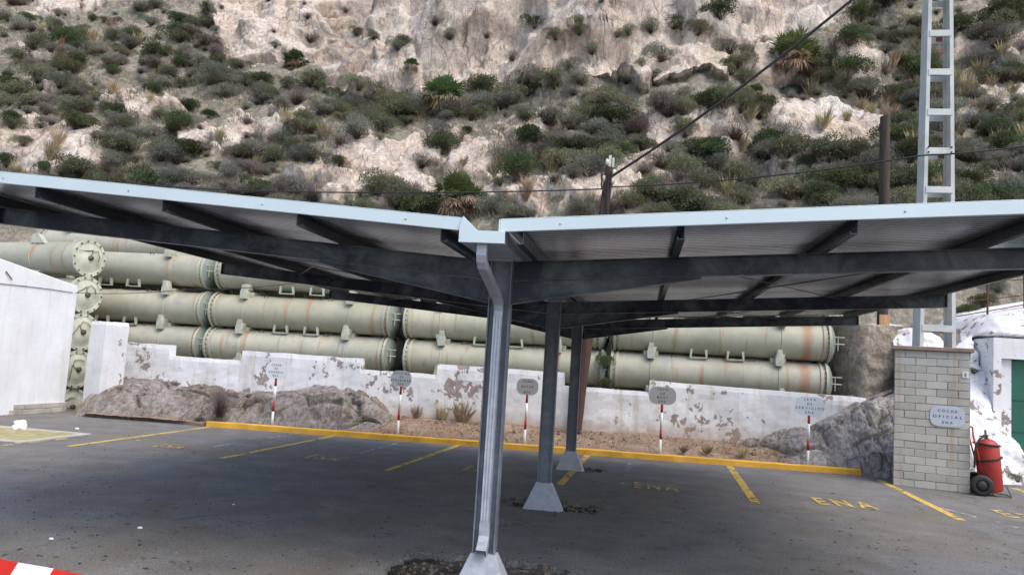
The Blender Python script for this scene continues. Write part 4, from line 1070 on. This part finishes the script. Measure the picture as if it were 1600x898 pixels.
# ================================================================== POLES, CABLES, FENCE
def wood_pole(name, label, base, top, r0_, r1_, mat, extras=None):
    e = empty(name, base, label=label, cat='pole'); d = Vector(top)-Vector(base)
    mb = MB(); n = 14; pts = [d*(k/n)+Vector((.012*mnoise.noise(Vector((k*.7, 1, base[0]))), .012*mnoise.noise(Vector((k*.7, 5, 1))), 0)) for k in range(n+1)]
    mb.tube(pts, [r0_+(r1_-r0_)*k/n for k in range(n+1)], 14); mb.build('shaft', mat, e)
    return e, d
pb = FY(899, 668, 15.72); ptop = FY(953, 262, 15.72); pb.z = .3
eA, dA = wood_pole('utility_pole', 'splintered brown wooden pole with cable clamps rising behind the carport valley', pb, ptop, .125, .095, M['wood_red'])
mb = MB(); q = FY(957, 243, 15.72)-pb
mb.box((dA.x-.03, -.03, dA.z-.75), (dA.x+.025, .02, q.z)); mb.box((dA.x+.045, -.02, dA.z-.6), (dA.x+.085, .02, q.z-.05)); mb.build('metal_bracket', M['pylon'], eA)
mb = MB()
for dx, dz in ((-.1, -.25), (.07, -.3), (-.06, .1), (.1, -.12)): mb.lathe([(dz-.07, .02), (dz-.05, .045), (dz, .05), (dz+.05, .035), (dz+.07, .001)], 'z', 12, 0, Matrix.Translation((dA.x+dx, -.08, dA.z)))
mb.build('insulator', M['pipe_disc'], eA)
mb = MB(); zz = dA.z-.6
mb.tube([(dA.x-.09, -.1, zz+.75), (dA.x-.16, -.12, zz+.55), (dA.x-.14, -.12, zz+.15), (dA.x-.04, -.12, zz)], .018, 6)
for k in range(3): mb.tube([(dA.x-.05+.05*k, -.12, zz+.5), (dA.x-.08+.06*k, -.13, zz+.2), (dA.x-.03+.03*k, -.12, zz-.1-.35*k), (dA.x-.06+.03*k, -.12, zz-.6-.2*k)], .012, 6)
mb.build('cable_bundle', M['cable'], eA)
b2 = FY(1379, 508, 17.6); t2 = FY(1383, 183, 17.6)
eB, dB = wood_pole('utility_pole', 'dark weathered wooden pole left of the steel pylon', Vector((b2.x, 17.6, 2.5)), t2, .115, .105, M['wood'])
mb = MB(); mb.box((-.10, -.135, -.1), (.10, -.10, .62)); mb.build('splice_board', M['wood_orange'], eB)
pr = hit(95, 96)
if pr:
    mb = MB(); mb.prism([(-.11, 0), (.11, 0), (.11, .08), (-.03, .08), (-.03, .2), (-.11, .2)], 2, -.2, .95); o = mb.build('rusty_post', M['rust']); o.location = pr+Vector((0, -.15, .12)); o.rotation_euler = (0, R(3), .3); tag(o, 'short rusty brown post standing on the upper left hillside', 'post')
def cable(label, pts, r, sag=0):
    P = []; 
    for a, b in zip(pts[:-1], pts[1:]):
        a, b = Vector(a), Vector(b)
        for k in range(16): t = k/16; P.append(a.lerp(b, t)-Vector((0, 0, sag*4*t*(1-t))))
    P.append(Vector(pts[-1])); mb = MB(); mb.tube(P, r, 6); o = mb.build('overhead_cable', M['cable']); return tag(o, label, 'cable', 'overhead cables')
A1 = FY(958, 274, 15.62); cable('thick black cable climbing from wooden pole to upper right', [A1, FY(1336, -4, 14.2), FY(1800, -330, 12.6)], .026, .12)
A2 = FY(955, 292, 15.62)
cable('thin cable strung from the wooden pole across the pylon to the right', [A2, FY(1440, 243, PYY-.25), FY(1800, 190, 13.0)], .013, .10)
cable('thin cable running level left from the wooden pole', [FY(948, 295, 15.62), FY(340, 296, 15.5), FY(-300, 240, 15.3)], .014, .08)
cable('slack wire from the shed wall past the pipe ends', [FX(115, 457, -10.88)+Vector((0, .03, 0)), FY(290, 452, 15.65), FY(470, 441, 15.66), FY(905, 400, 15.62)], .007, .05)

def wire_fence():
    Y = 17.6; e0 = FY(1543, 497, Y); e = empty('wire_fence', (e0.x, Y, e0.z), label='dark post and wire fence on top of the white rock', cat='fence')
    inv = Matrix.Translation((-e0.x, -Y, -e0.z))
    def part(mb, n, m): o = mb.build(n, m, e); o.matrix_parent_inverse = inv
    for (a, b) in (((1543, 500), (1543, 415)), ((1601, 490), (1600, 405)), ((1680, 480), (1678, 395))):
        mb = MB(); mb.tube([FY(*a, Y)-Vector((0, 0, .2)), FY(*b, Y)], .022, 8); part(mb, 'post', M['rust'])
    for l, r in (((1520, 470), (1680, 452)), ((1490, 495), (1680, 462)), ((1525, 441), (1680, 431)), ((1520, 503), (1680, 466))):
        mb = MB(); mb.tube([FY(*l, Y-.025), FY(*r, Y-.025)], .011, 5); part(mb, 'wire', M['rust'])
wire_fence()

# ================================================================== SMALL GROUND THINGS
def lump(name, label, cat, c, r, mat, seed, sq=(1, 1, .7)):
    bm = bmesh.new(); bmesh.ops.create_icosphere(bm, subdivisions=3, radius=1)
    for v in bm.verts:
        d = 1+.45*mnoise.noise(v.co*1.6+Vector((seed, 0, 0)))+.2*mnoise.noise(v.co*4+Vector((seed, 4, 0)))
        v.co = Vector((v.co.x*sq[0], v.co.y*sq[1], max(v.co.z, -.6)*sq[2]))*r*d
    me = bpy.data.meshes.new(name); bm.to_mesh(me); bm.free(); me.materials.append(mat)
    o = bpy.data.objects.new(name, me); COL.objects.link(o); o.location = c; return tag(o, label, cat)
def drain():
    P = [G(px, py) for px, py in ((-40, 676), (70, 671), (108, 680), (40, 689), (-60, 685))]
    cx_ = sum((p for p in P), Vector())/len(P)
    e = empty('drain_cover', cx_, label='concrete rimmed drain cover with yellowish slats at left', cat='drain cover')
    mb = MB(); x0, x1, y0, y1 = -10.1, -8.35, 10.2, 11.65
    q = G(98, 681); 
    mb.box((-1.3, -.75, 0), (.75, -.62, .03)); mb.box((.62, -.6195, 0), (.75, .62, .03)); mb.box((-1.3, .6205, 0), (.75, .72, .03)); o = mb.build('rim', M['concrete'], e, .008)
    mb = MB()
    for k in range(9): mb.box((-1.3, -.6+k*.135, 0.003), (.61, -.6+k*.135+.10, .028))
    mb.build('slats', M['grate'], e)
    return cx_
dc = drain()
q = G(30, 672); lump('plastic_bag', 'crumpled white plastic bag lying on the drain cover', 'bag', (q.x, q.y, .075), .10, M['plastic'], 3, (1.25, .9, .9))
for k, (px, py, r, lab) in enumerate([(219, 825, .016, 'small white paper scrap on asphalt at lower left'), (80, 842, .014, 'tiny white scrap nearest the barrier tape'), (880, 731, .045, 'white scrap beside the far column foot'),
        (365, 788, .01, 'tiny pale pebble on the empty asphalt left of centre'), (120, 670, .025, 'pale chip of plaster near the drain cover'), (878, 684, .05, 'white stone on the dirt behind the kerb')]):
    q = G(px, py, .0 if py > 690 else .0); lump('litter', lab, 'litter', (q.x, q.y, r*.4), r, M['plastic'], 11+k, (1.4, .9, .6))
def tape():
    a, b = FY(-70, 856, 2.6), FY(130, 896, 2.75); d = b-a; mb = MB(); n = 60; vs_ = []; L0, L1 = -1.0, 2.2; wd = .078
    for k in range(n+1):
        t = L0+(L1-L0)*k/n; p = a+d*t; p.z -= .004*math.sin(t*3); p.y += .004*math.sin(t*11)
        for j in range(2):
            sh = .035*j
            vs_.append((p.x-sh, p.y-.012*j, p.z-wd*j))
            
    per = .105/((b-a).length*(L1-L0)/n)
    fs = []; mi = []
    mb2 = MB()
    for k in range(n):
        mb.add([vs_[2*k], vs_[2*k+1], vs_[2*k+3], vs_[2*k+2]], [(0, 1, 2, 3)], int((k+2.6)/5+1) % 2)
    o = mb.build('barrier_tape', [M['tape_red'], M['tape_white']]); tag(o, 'red and white striped barrier tape at the lower left corner', 'tape')
    so = o.modifiers.new('s', 'SOLIDIFY'); so.thickness = .0006
tape()

# loose stones in the pits and on the verge: uncountable gravel
def gravel():
    mb = MB(); rr = random.Random(4)
    def stone(p, r):
        v = []
        for sx in (-1, 1):
            for sy in (-1, 1):
                for sz in (-1, 1): v.append((p[0]+sx*r*rr.uniform(.4, 1.1), p[1]+sy*r*rr.uniform(.4, 1.1), p[2]+sz*r*rr.uniform(.3, .8)))
        mb.add(v, [(0, 1, 3, 2), (4, 6, 7, 5), (0, 4, 5, 1), (2, 3, 7, 6), (0, 2, 6, 4), (1, 5, 7, 3)], (rr.choice([0, 0, 1, 2]) if p[1] < 13.2 else rr.choice([1, 1, 1, 2])))
    for i, c in enumerate(PC):
        for k in range(420):
            a = rr.uniform(0, 6.28); q = rr.uniform(.35, 1.06); stone((c[0]+c[2]*math.cos(a)*q, c[1]+c[3]*math.sin(a)*q, -.04 if q < .95 else .004), rr.uniform(.004, .017)*(1 if q < .95 else .6))
    for k in range(1500):
        x = rr.uniform(-4.2, 5.2); v = rr.random(); y = kerb_y(x)+.18+v*(15.85-kerb_y(x)-.2); stone((x, y, .075+.26*float(ss(0, .9, (y-kerb_y(x)-.05)/(15.93-kerb_y(x)-.05)))), rr.uniform(.005, .019)*(1 if rr.random() < .98 else 2.4))
    for k in range(700):
        px, py = rr.uniform(-50, 1650), rr.uniform(680, 898); p = G(px, py); 
        if p.y < 13.7: stone((p.x, p.y, .002), rr.uniform(.003, .009))
    for k in range(520):
        px, py = rr.uniform(-50, 1650), 690+210*rr.random()**.8; p = G(px, py); L = rr.uniform(.012, .045); a = rr.uniform(0, 3.14); w_ = L*rr.uniform(.12, .35)
        if p.y > 13.6: continue
        dx, dy = math.cos(a)*L, math.sin(a)*L; nx_, ny_ = -math.sin(a)*w_, math.cos(a)*w_; h = rr.uniform(.006, .012)
        mb.add([(p.x-dx, p.y-dy, .0055), (p.x+nx_, p.y+ny_, h), (p.x+dx, p.y+dy, .0055), (p.x-nx_, p.y-ny_, h)], [(0, 1, 2, 3)], rr.choice([0, 0, 1]))
    return tag(mb.build('gravel', [M['pit'], M['dirt'], M['concrete_dull']]), kind='stuff')
gravel()

# ================================================================== VEGETATION
def leaf_shrub(seed, n=1500, hgt=.75, lobes=9, ls=(.045, .10), wratio=.38, spiky=.3, twigs=60):
    rr = np.random.default_rng(seed)
    lc = []
    for k in range(lobes):
        a = rr.uniform(0, 6.28); q = rr.uniform(.0, .62); lc.append((q*math.cos(a), q*math.sin(a), hgt*rr.uniform(.28, .62)*(1-.45*q), rr.uniform(.26, .44)))
    lc = np.array(lc); w_ = lc[:, 3]**2; ci = rr.choice(lobes, n, p=w_/w_.sum())
    d = rr.normal(size=(n, 3)); d /= np.linalg.norm(d, axis=1)[:, None]; d[:, 2] = np.where(d[:, 2] < -.35, -d[:, 2], d[:, 2])
    rad = lc[ci, 3]*(.55+.5*rr.random(n)**.6); P = lc[ci, :3]+d*rad[:, None]*np.array([1, 1, .8]); P[:, 2] = np.maximum(P[:, 2], .01)
    ax = d*.8+rr.normal(size=(n, 3))*.6+np.array([0, 0, spiky]); ax /= np.linalg.norm(ax, axis=1)[:, None]
    sd_ = np.cross(ax, rr.normal(size=(n, 3))); sd_ /= np.linalg.norm(sd_, axis=1)[:, None]
    L = rr.uniform(*ls, n)[:, None]; Wd = L*wratio
    V = np.stack([P-sd_*Wd, P+ax*L*.5-sd_*Wd*.0+sd_*Wd, P+ax*L*1.3, ], 1).reshape(-1, 3)
    Fc = np.arange(3*n).reshape(n, 3); mi = np.zeros(n, int)
    # twigs
    a = rr.uniform(0, 6.28, twigs); q = rr.uniform(.2, .85, twigs); T = np.stack([q*np.cos(a), q*np.sin(a), hgt*rr.uniform(.4, 1.05, twigs)*(1-.4*q)], 1)
    B0 = rr.normal(size=(twigs, 3))*.05; B0[:, 2] = 0; sv = np.stack([-np.sin(a), np.cos(a), 0*a], 1)*.009
    TV = np.stack([B0-sv, B0+sv, T], 1).reshape(-1, 3); TF = np.arange(3*twigs).reshape(twigs, 3)+3*n
    return np.concatenate([V, TV]), np.concatenate([Fc, TF]), np.concatenate([mi, np.ones(twigs, int)])
def np_mesh(name, V, Fc, mi, mats):
    me = bpy.data.meshes.new(name); me.from_pydata(V.tolist(), [], Fc.tolist())
    for m in mats: me.materials.append(m)
    me.polygons.foreach_set('material_index', mi.astype(np.int32)); me.update(); return me
bpy.context.view_layer.update()
SH = {}
for kind, mat, kw in (('grey', 'leaf_grey', dict(n=3200, ls=(.03, .07), spiky=.6, wratio=.22, twigs=160, hgt=.7)), ('olive', 'leaf_olive', dict(n=3000, hgt=.78, ls=(.03, .065), wratio=.34, twigs=90)), ('green', 'leaf_green', dict(n=3400, hgt=.95, lobes=13, ls=(.035, .075))), ('dry', 'leaf_dry', dict(n=1500, ls=(.04, .10), wratio=.12, spiky=.9, twigs=420))):
    SH[kind] = [np_mesh('shrub_'+kind, *leaf_shrub(100*i+len(kind), **kw), [M[mat], M['twig']]) for i in range(5)]
def fan_palm_mesh(seed, fans=64, dead=40):
    rr = random.Random(seed); V = []; Fc = []; mi = []
    def fan(el, az, stem, rad, m, droop):
        d = Vector((math.cos(az)*math.cos(el), math.sin(az)*math.cos(el), math.sin(el))); base = Vector((0, 0, .25 if m == 0 else .18)); c = base+d*stem
        s1 = d.cross(Vector((0, 0, 1))).normalized(); up = s1.cross(d)
        n = len(V); V.extend([base+s1*.008, base-s1*.008, c]); Fc.append((n, n+1, n+2)); mi.append(m)
        for k in range(11):
            a = R(-85+17*k+rr.uniform(-5, 5)); t = d*math.cos(a)+s1*math.sin(a); t = (t+up*rr.uniform(-.15, .35)).normalized()
            e_ = c+t*rad*rr.uniform(.8, 1.1)-Vector((0, 0, droop*rad)); md = c+t*rad*.5; pw_ = t.cross(up).normalized()*rad*.085
            n = len(V); V.extend([c, md+pw_, e_, md-pw_]); Fc.append((n, n+1, n+2, n+3)); mi.append(m)
    for k in range(fans): fan(R(rr.uniform(15, 88)), rr.uniform(0, 6.28), rr.uniform(.35, .62), rr.uniform(.26, .38), 0, rr.uniform(0, .25))
    for k in range(dead): fan(R(rr.uniform(-14, 18)), rr.uniform(0, 6.28), rr.uniform(.2, .45), rr.uniform(.22, .34), 1, rr.uniform(.3, .9))
    me = bpy.data.meshes.new('fan_palm'); me.from_pydata([tuple(v) for v in V], [], Fc); me.materials.append(M['palm']); me.materials.append(M['palm_dead'])
    me.polygons.foreach_set('material_index', mi); me.update(); return me
FP = [fan_palm_mesh(k) for k in range(3)]
def tuft_mesh(seed, n=70, h=.9):
    rr = random.Random(seed); V = []; Fc = []
    for k in range(n):
        a = rr.uniform(0, 6.28); q = rr.uniform(.05, .45); b = Vector((.12*math.cos(a)*rr.random(), .12*math.sin(a)*rr.random(), 0)); t = Vector((q*math.cos(a), q*math.sin(a), h*rr.uniform(.5, 1))); s_ = Vector((-math.sin(a), math.cos(a), 0))*.009
        m_ = b.lerp(t, .55)+Vector((0, 0, .08)); i = len(V); V.extend([b-s_, b+s_, m_+s_, t, m_-s_]); Fc.append((i, i+1, i+2, i+3, i+4))
    me = bpy.data.meshes.new('grass_tuft'); me.from_pydata([tuple(v) for v in V], [], Fc); me.materials.append(M['straw']); me.update(); return me
TF = [tuft_mesh(k) for k in range(3)]
def zone_name(px, py):
    h = 'far left' if px < 260 else 'left' if px < 560 else 'middle' if px < 980 else 'right' if px < 1330 else 'far right'
    v = 'high on the slope' if py < 90 else 'mid slope' if py < 190 else 'low slope just above the roof'
    return h, v
KN = {'grey': ('grey_shrub', 'grey green rounded shrub'), 'olive': ('olive_shrub', 'olive bushy shrub'), 'green': ('green_shrub', 'dark green dense shrub'), 'dry': ('dry_shrub', 'brown twiggy half-dry shrub')}
def put(me, name, p, s, label, cat, group=None, sz=1.):
    o = bpy.data.objects.new(name, me); COL.objects.link(o); o.location = (p[0], p[1], p[2]-.05*s); o.rotation_euler = (0, 0, random.uniform(0, 6.28)); o.scale = (s, s*random.uniform(.85, 1.15), s*sz)
    return tag(o, label, cat, group)
# the ones that stand out, by where they are in the photograph
PALMS = []
for k, (px, py, wpx, lab) in enumerate([(716, 333, 105, 'large fan palm with dead skirt just above the roof valley'), (1240, 108, 92, 'big dark fan palm on the right slope above the white boulder'), (459, 106, 48, 'fan palm at the foot of the cliff left side'),
        (690, 168, 85, 'bright green fan palm in the scrub below the cliff middle'), (643, 108, 28, 'tiny fan palm growing out of the cliff wall'), (1180, 150, 30, 'small fan palm on right mid slope')]):
    p = hit(px, py)
    PALMS.append((px, py-wpx*.35, wpx*.62))
    if p: put(FP[k % 3], 'fan_palm', p, wpx/F*p.y*.68, lab, 'fan palm', 'fan palms on the hillside', .95)
SPECIAL = [(690, 240, 85, 'green', 'glossy dark green bush beside bare slab above roof middle'), (278, 105, 50, 'green', 'almost black juniper bush on upper left slope'), (835, 45, 55, 'green', 'black green bush overhanging the top of the cliff'), (275, 212, 45, 'green', 'round dark bush beside the left white slabs'),
    (10, 262, 55, 'green', 'yellowish green bush at left edge above the fascia'), (175, 118, 40, 'green', 'small round dark green bush right of rusty post'), (1570, 45, 90, 'green', 'dense green bush in the upper right corner'), (1195, 245, 90, 'green', 'wide green bush left of the big white boulder'),
    (1265, 262, 50, 'green', 'green bush at the foot of the big white boulder'), (170, 262, 80, 'grey', 'blue grey spreading shrub above the left fascia'), (620, 190, 85, 'olive', 'broad dark shrub below the cliff centre'), (950, 175, 85, 'olive', 'olive bush right of centre under the cliff'),
    (1515, 505, 60, 'green', 'dark ivy-like bush behind the pylon foot'), (1560, 455, 50, 'grey', 'grey scrub behind the wire fence'), (1535, 480, 45, 'green', 'dark green bush behind the wire fence post'),
    (585, 62, 40, 'grey', 'grey bush in the upper cliff gully'), (622, 78, 50, 'grey', 'larger grey bush in the cliff gully'), (680, 40, 38, 'dry', 'brown bush on the upper cliff'), (702, 62, 45, 'grey', 'grey bush on cliff ledge'), (556, 55, 36, 'olive', 'olive bush on the left of cliff'),
    (868, 62, 50, 'olive', 'olive bush on a cliff ledge right of centre'), (905, 55, 45, 'olive', 'second olive bush along the cliff ledge'), (980, 55, 55, 'grey', 'grey bush at cliff right side'), (1052, 45, 60, 'olive', 'dark bush on right cliff shoulder'), (1035, 95, 75, 'grey', 'wide grey bush on the right cliff ledge'),
    (890, 112, 65, 'grey', 'grey bush near the cliff foot right of centre'), (978, 132, 42, 'olive', 'small olive bush on the pale ledge at right'), (1090, 55, 55, 'olive', 'olive bush at the top right of cliff'), (1125, 30, 80, 'green', 'dark bush mass at the cliff top right'), (1140, 85, 70, 'grey', 'grey bush beside the right cliff edge'),
    (800, 95, 40, 'dry', 'brown bush low on cliff centre'), (760, 60, 30, 'dry', 'small brown tuft on cliff'), (480, 30, 26, 'dry', 'small brown plant in a crack of the left cliff'), (430, 75, 30, 'grey', 'grey tuft on the lower left cliff'), (540, 20, 26, 'dry', 'brown tuft at the cliff top left'), (925, 85, 45, 'grey', 'grey bush in the middle of right cliff')]
for px, py, wpx, kd, lab in SPECIAL:
    p = hit(px, py)
    if p: put(random.choice(SH[kd]), KN[kd][0], p, wpx/F*p.y*.55, lab, 'shrub', 'shrubs on the hillside', 1.1)
# the rest of the scrub
cnt = {k: 0 for k in SH}; cand = 0; placed = []
pool = ['grey']*40+['olive']*30+['green']*9+['dry']*21
while sum(cnt.values()) < 1000 and cand < 30000:
    cand += 1
    px, py = random.uniform(-60, 1660), random.uniform(-40, 345)
    if any(math.hypot(px-a, (py-b)*1.2) < r_ for a, b, r_ in PALMS): continue
    pa, pb_ = np.array([px]), np.array([py])
    if in_poly(pa, pb_, CLIFF)[0] and random.random() > .06: continue
    if zone_bare(pa, pb_)[0] > .5 and random.random() > .07: continue
    dens = float(fbm(np.array([px/75.]), np.array([py/40.]), 3, 77)[0])
    if dens < .40 and random.random() > .5: continue
    kd = random.choice(pool)
    if py < 30 and px > 1330 and random.random() < .4: continue
    if cnt[kd] >= 290: continue
    p = hit(px, py)
    if not p: continue
    s = random.choice([.35, .45, .6, .75, .9, 1.1])*(1. if kd != 'dry' else .8)
    h, v = zone_name(px, py); nm, ds = KN[kd]
    size = 'small' if s < .5 else 'medium' if s < .75 else 'large'
    put(random.choice(SH[kd]), nm, p, s, f'{size} {ds}, {h} part of hillside, {v}', 'shrub', f'{size} {ds}s at {h}, {v}')
    cnt[kd] += 1
# low undergrowth between the bushes: uncountable
def undergrowth():
    rr = np.random.default_rng(5); Vs = []; Fs = []; mi = []
    px = rr.uniform(-40, 1640, 15000); py = rr.uniform(-20, 345, 15000)
    ok = ~in_poly(px, py, CLIFF) & (zone_bare(px, py) < .5) & (fbm(px/60., py/30., 3, 91) > .40)
    for x, y in zip(px[ok], py[ok]):
        p = hit(float(x), float(y))
        if not p: continue
        m = int(rr.choice(4, p=[.38, .30, .20, .12])); q = rr.normal(size=(8, 3))
        for k in range(8):
            b = np.array(p)+np.array([q[k, 0]*.09, q[k, 1]*.06, -.02]); t = b+np.array([q[k, 1]*.07, q[k, 2]*.06, rr.uniform(.07, .26)]); sx = rr.uniform(.006, .02)
            n = len(Vs); Vs.extend([(b[0]-sx, b[1], b[2]), (b[0]+sx, b[1]+sx, b[2]), tuple(t)]); Fs.append((n, n+1, n+2)); mi.append(m)
    me = bpy.data.meshes.new('undergrowth'); me.from_pydata(Vs, [], Fs)
    for m in ('leaf_dry', 'leaf_grey', 'leaf_olive', 'straw'): me.materials.append(M[m])
    me.polygons.foreach_set('material_index', mi); me.update(); o = bpy.data.objects.new('undergrowth', me); COL.objects.link(o); tag(o, kind='stuff')
undergrowth()
# dry grass
for k in range(170):
    px, py = random.uniform(-20, 1620), random.uniform(0, 335)
    if k < 60: px, py = random.gauss(1480, 90), random.gauss(150, 40)
    if in_poly(np.array([px]), np.array([py]), CLIFF)[0]: continue
    p = hit(px, py)
    if p:
        h, v = zone_name(px, py); put(random.choice(TF), 'grass_tuft', p, random.uniform(.4, .9), f'straw coloured grass tuft, {h} part of hillside, {v}', 'grass tuft', f'dry grass tufts at {h}, {v}')
# weeds by the wall and kerb
def weed_label(me, px, py, Y, s, lab, z=None, name='weed', sz=1., cat='weed'):
    p = FY(px, py, Y); put(me, name, p, s, lab, cat, 'weeds along the wall and kerb', sz)
weed_label(SH['dry'][0], 343, 650, kerb_y(-7.3)+.12, .42, 'thin leafy weed growing before the left rock outcrop', sz=2.0)
weed_label(TF[0], 690, 660, 15.8, .55, 'tall dry grass clump against the white wall, left of the nearest column')
weed_label(TF[1], 722, 662, 15.8, .7, 'tallest dry grass clump beside the nearest column')
weed_label(TF[2], 650, 655, 15.75, .4, 'small dry weed at the right end of the left outcrop')
weed_label(TF[1], 1068, 706, 14.9, .32, 'flattened dry grass just right of the fourth pole sign', sz=.6)
weed_label(TF[0], 1105, 707, 15.0, .36, 'dry grass patch before the right outcrop', sz=.6)
weed_label(TF[2], 1160, 712, 15.0, .4, 'dry grass patch left of the last sign pole', sz=.6)
weed_label(SH['olive'][1], 1525, 768, 13.75, .14, 'small green weed at the brick pillar foot')
weed_label(SH['olive'][2], 1590, 752, 15.0, .2, 'low green weeds below the green door')
weed_label(SH['green'][3], 945, 575, 16.75, .26, 'green creeper hanging in the gap between two pipes', sz=1.8, name='creeper', cat='creeper')
weed_label(SH['green'][1], 948, 606, 16.7, .24, 'green creeper growing at the wall top under the pipe gap', sz=1.2, name='creeper', cat='creeper')
for px, py, s_, kd, lab in ((1532, 560, .34, 'dry', 'brown dead bush on the whitewashed rock left of the door'), (1522, 583, .2, 'grey', 'small grey plant on the whitewashed rock'), (1572, 652, .18, 'dry', 'dry sprig on the white rock above the extinguisher hose'), (1545, 700, .1, 'dry', 'tiny dry sprig on white rock right of the extinguisher')):
    ok, loc, nor, fi = WR.ray_cast(Vector(CAMP), Vector(ray(px, py)).normalized())
    if ok: put(SH[kd][2], 'weed', loc, s_, lab, 'weed', 'weeds along the wall and kerb')
weed_label(SH['dry'][3], 310, 660, 14.2, .2, 'tiny dry weed beside the left end of the yellow kerb')

scene.render.engine = 'CYCLES'
scene.render.resolution_x = 1024; scene.render.resolution_y = 574
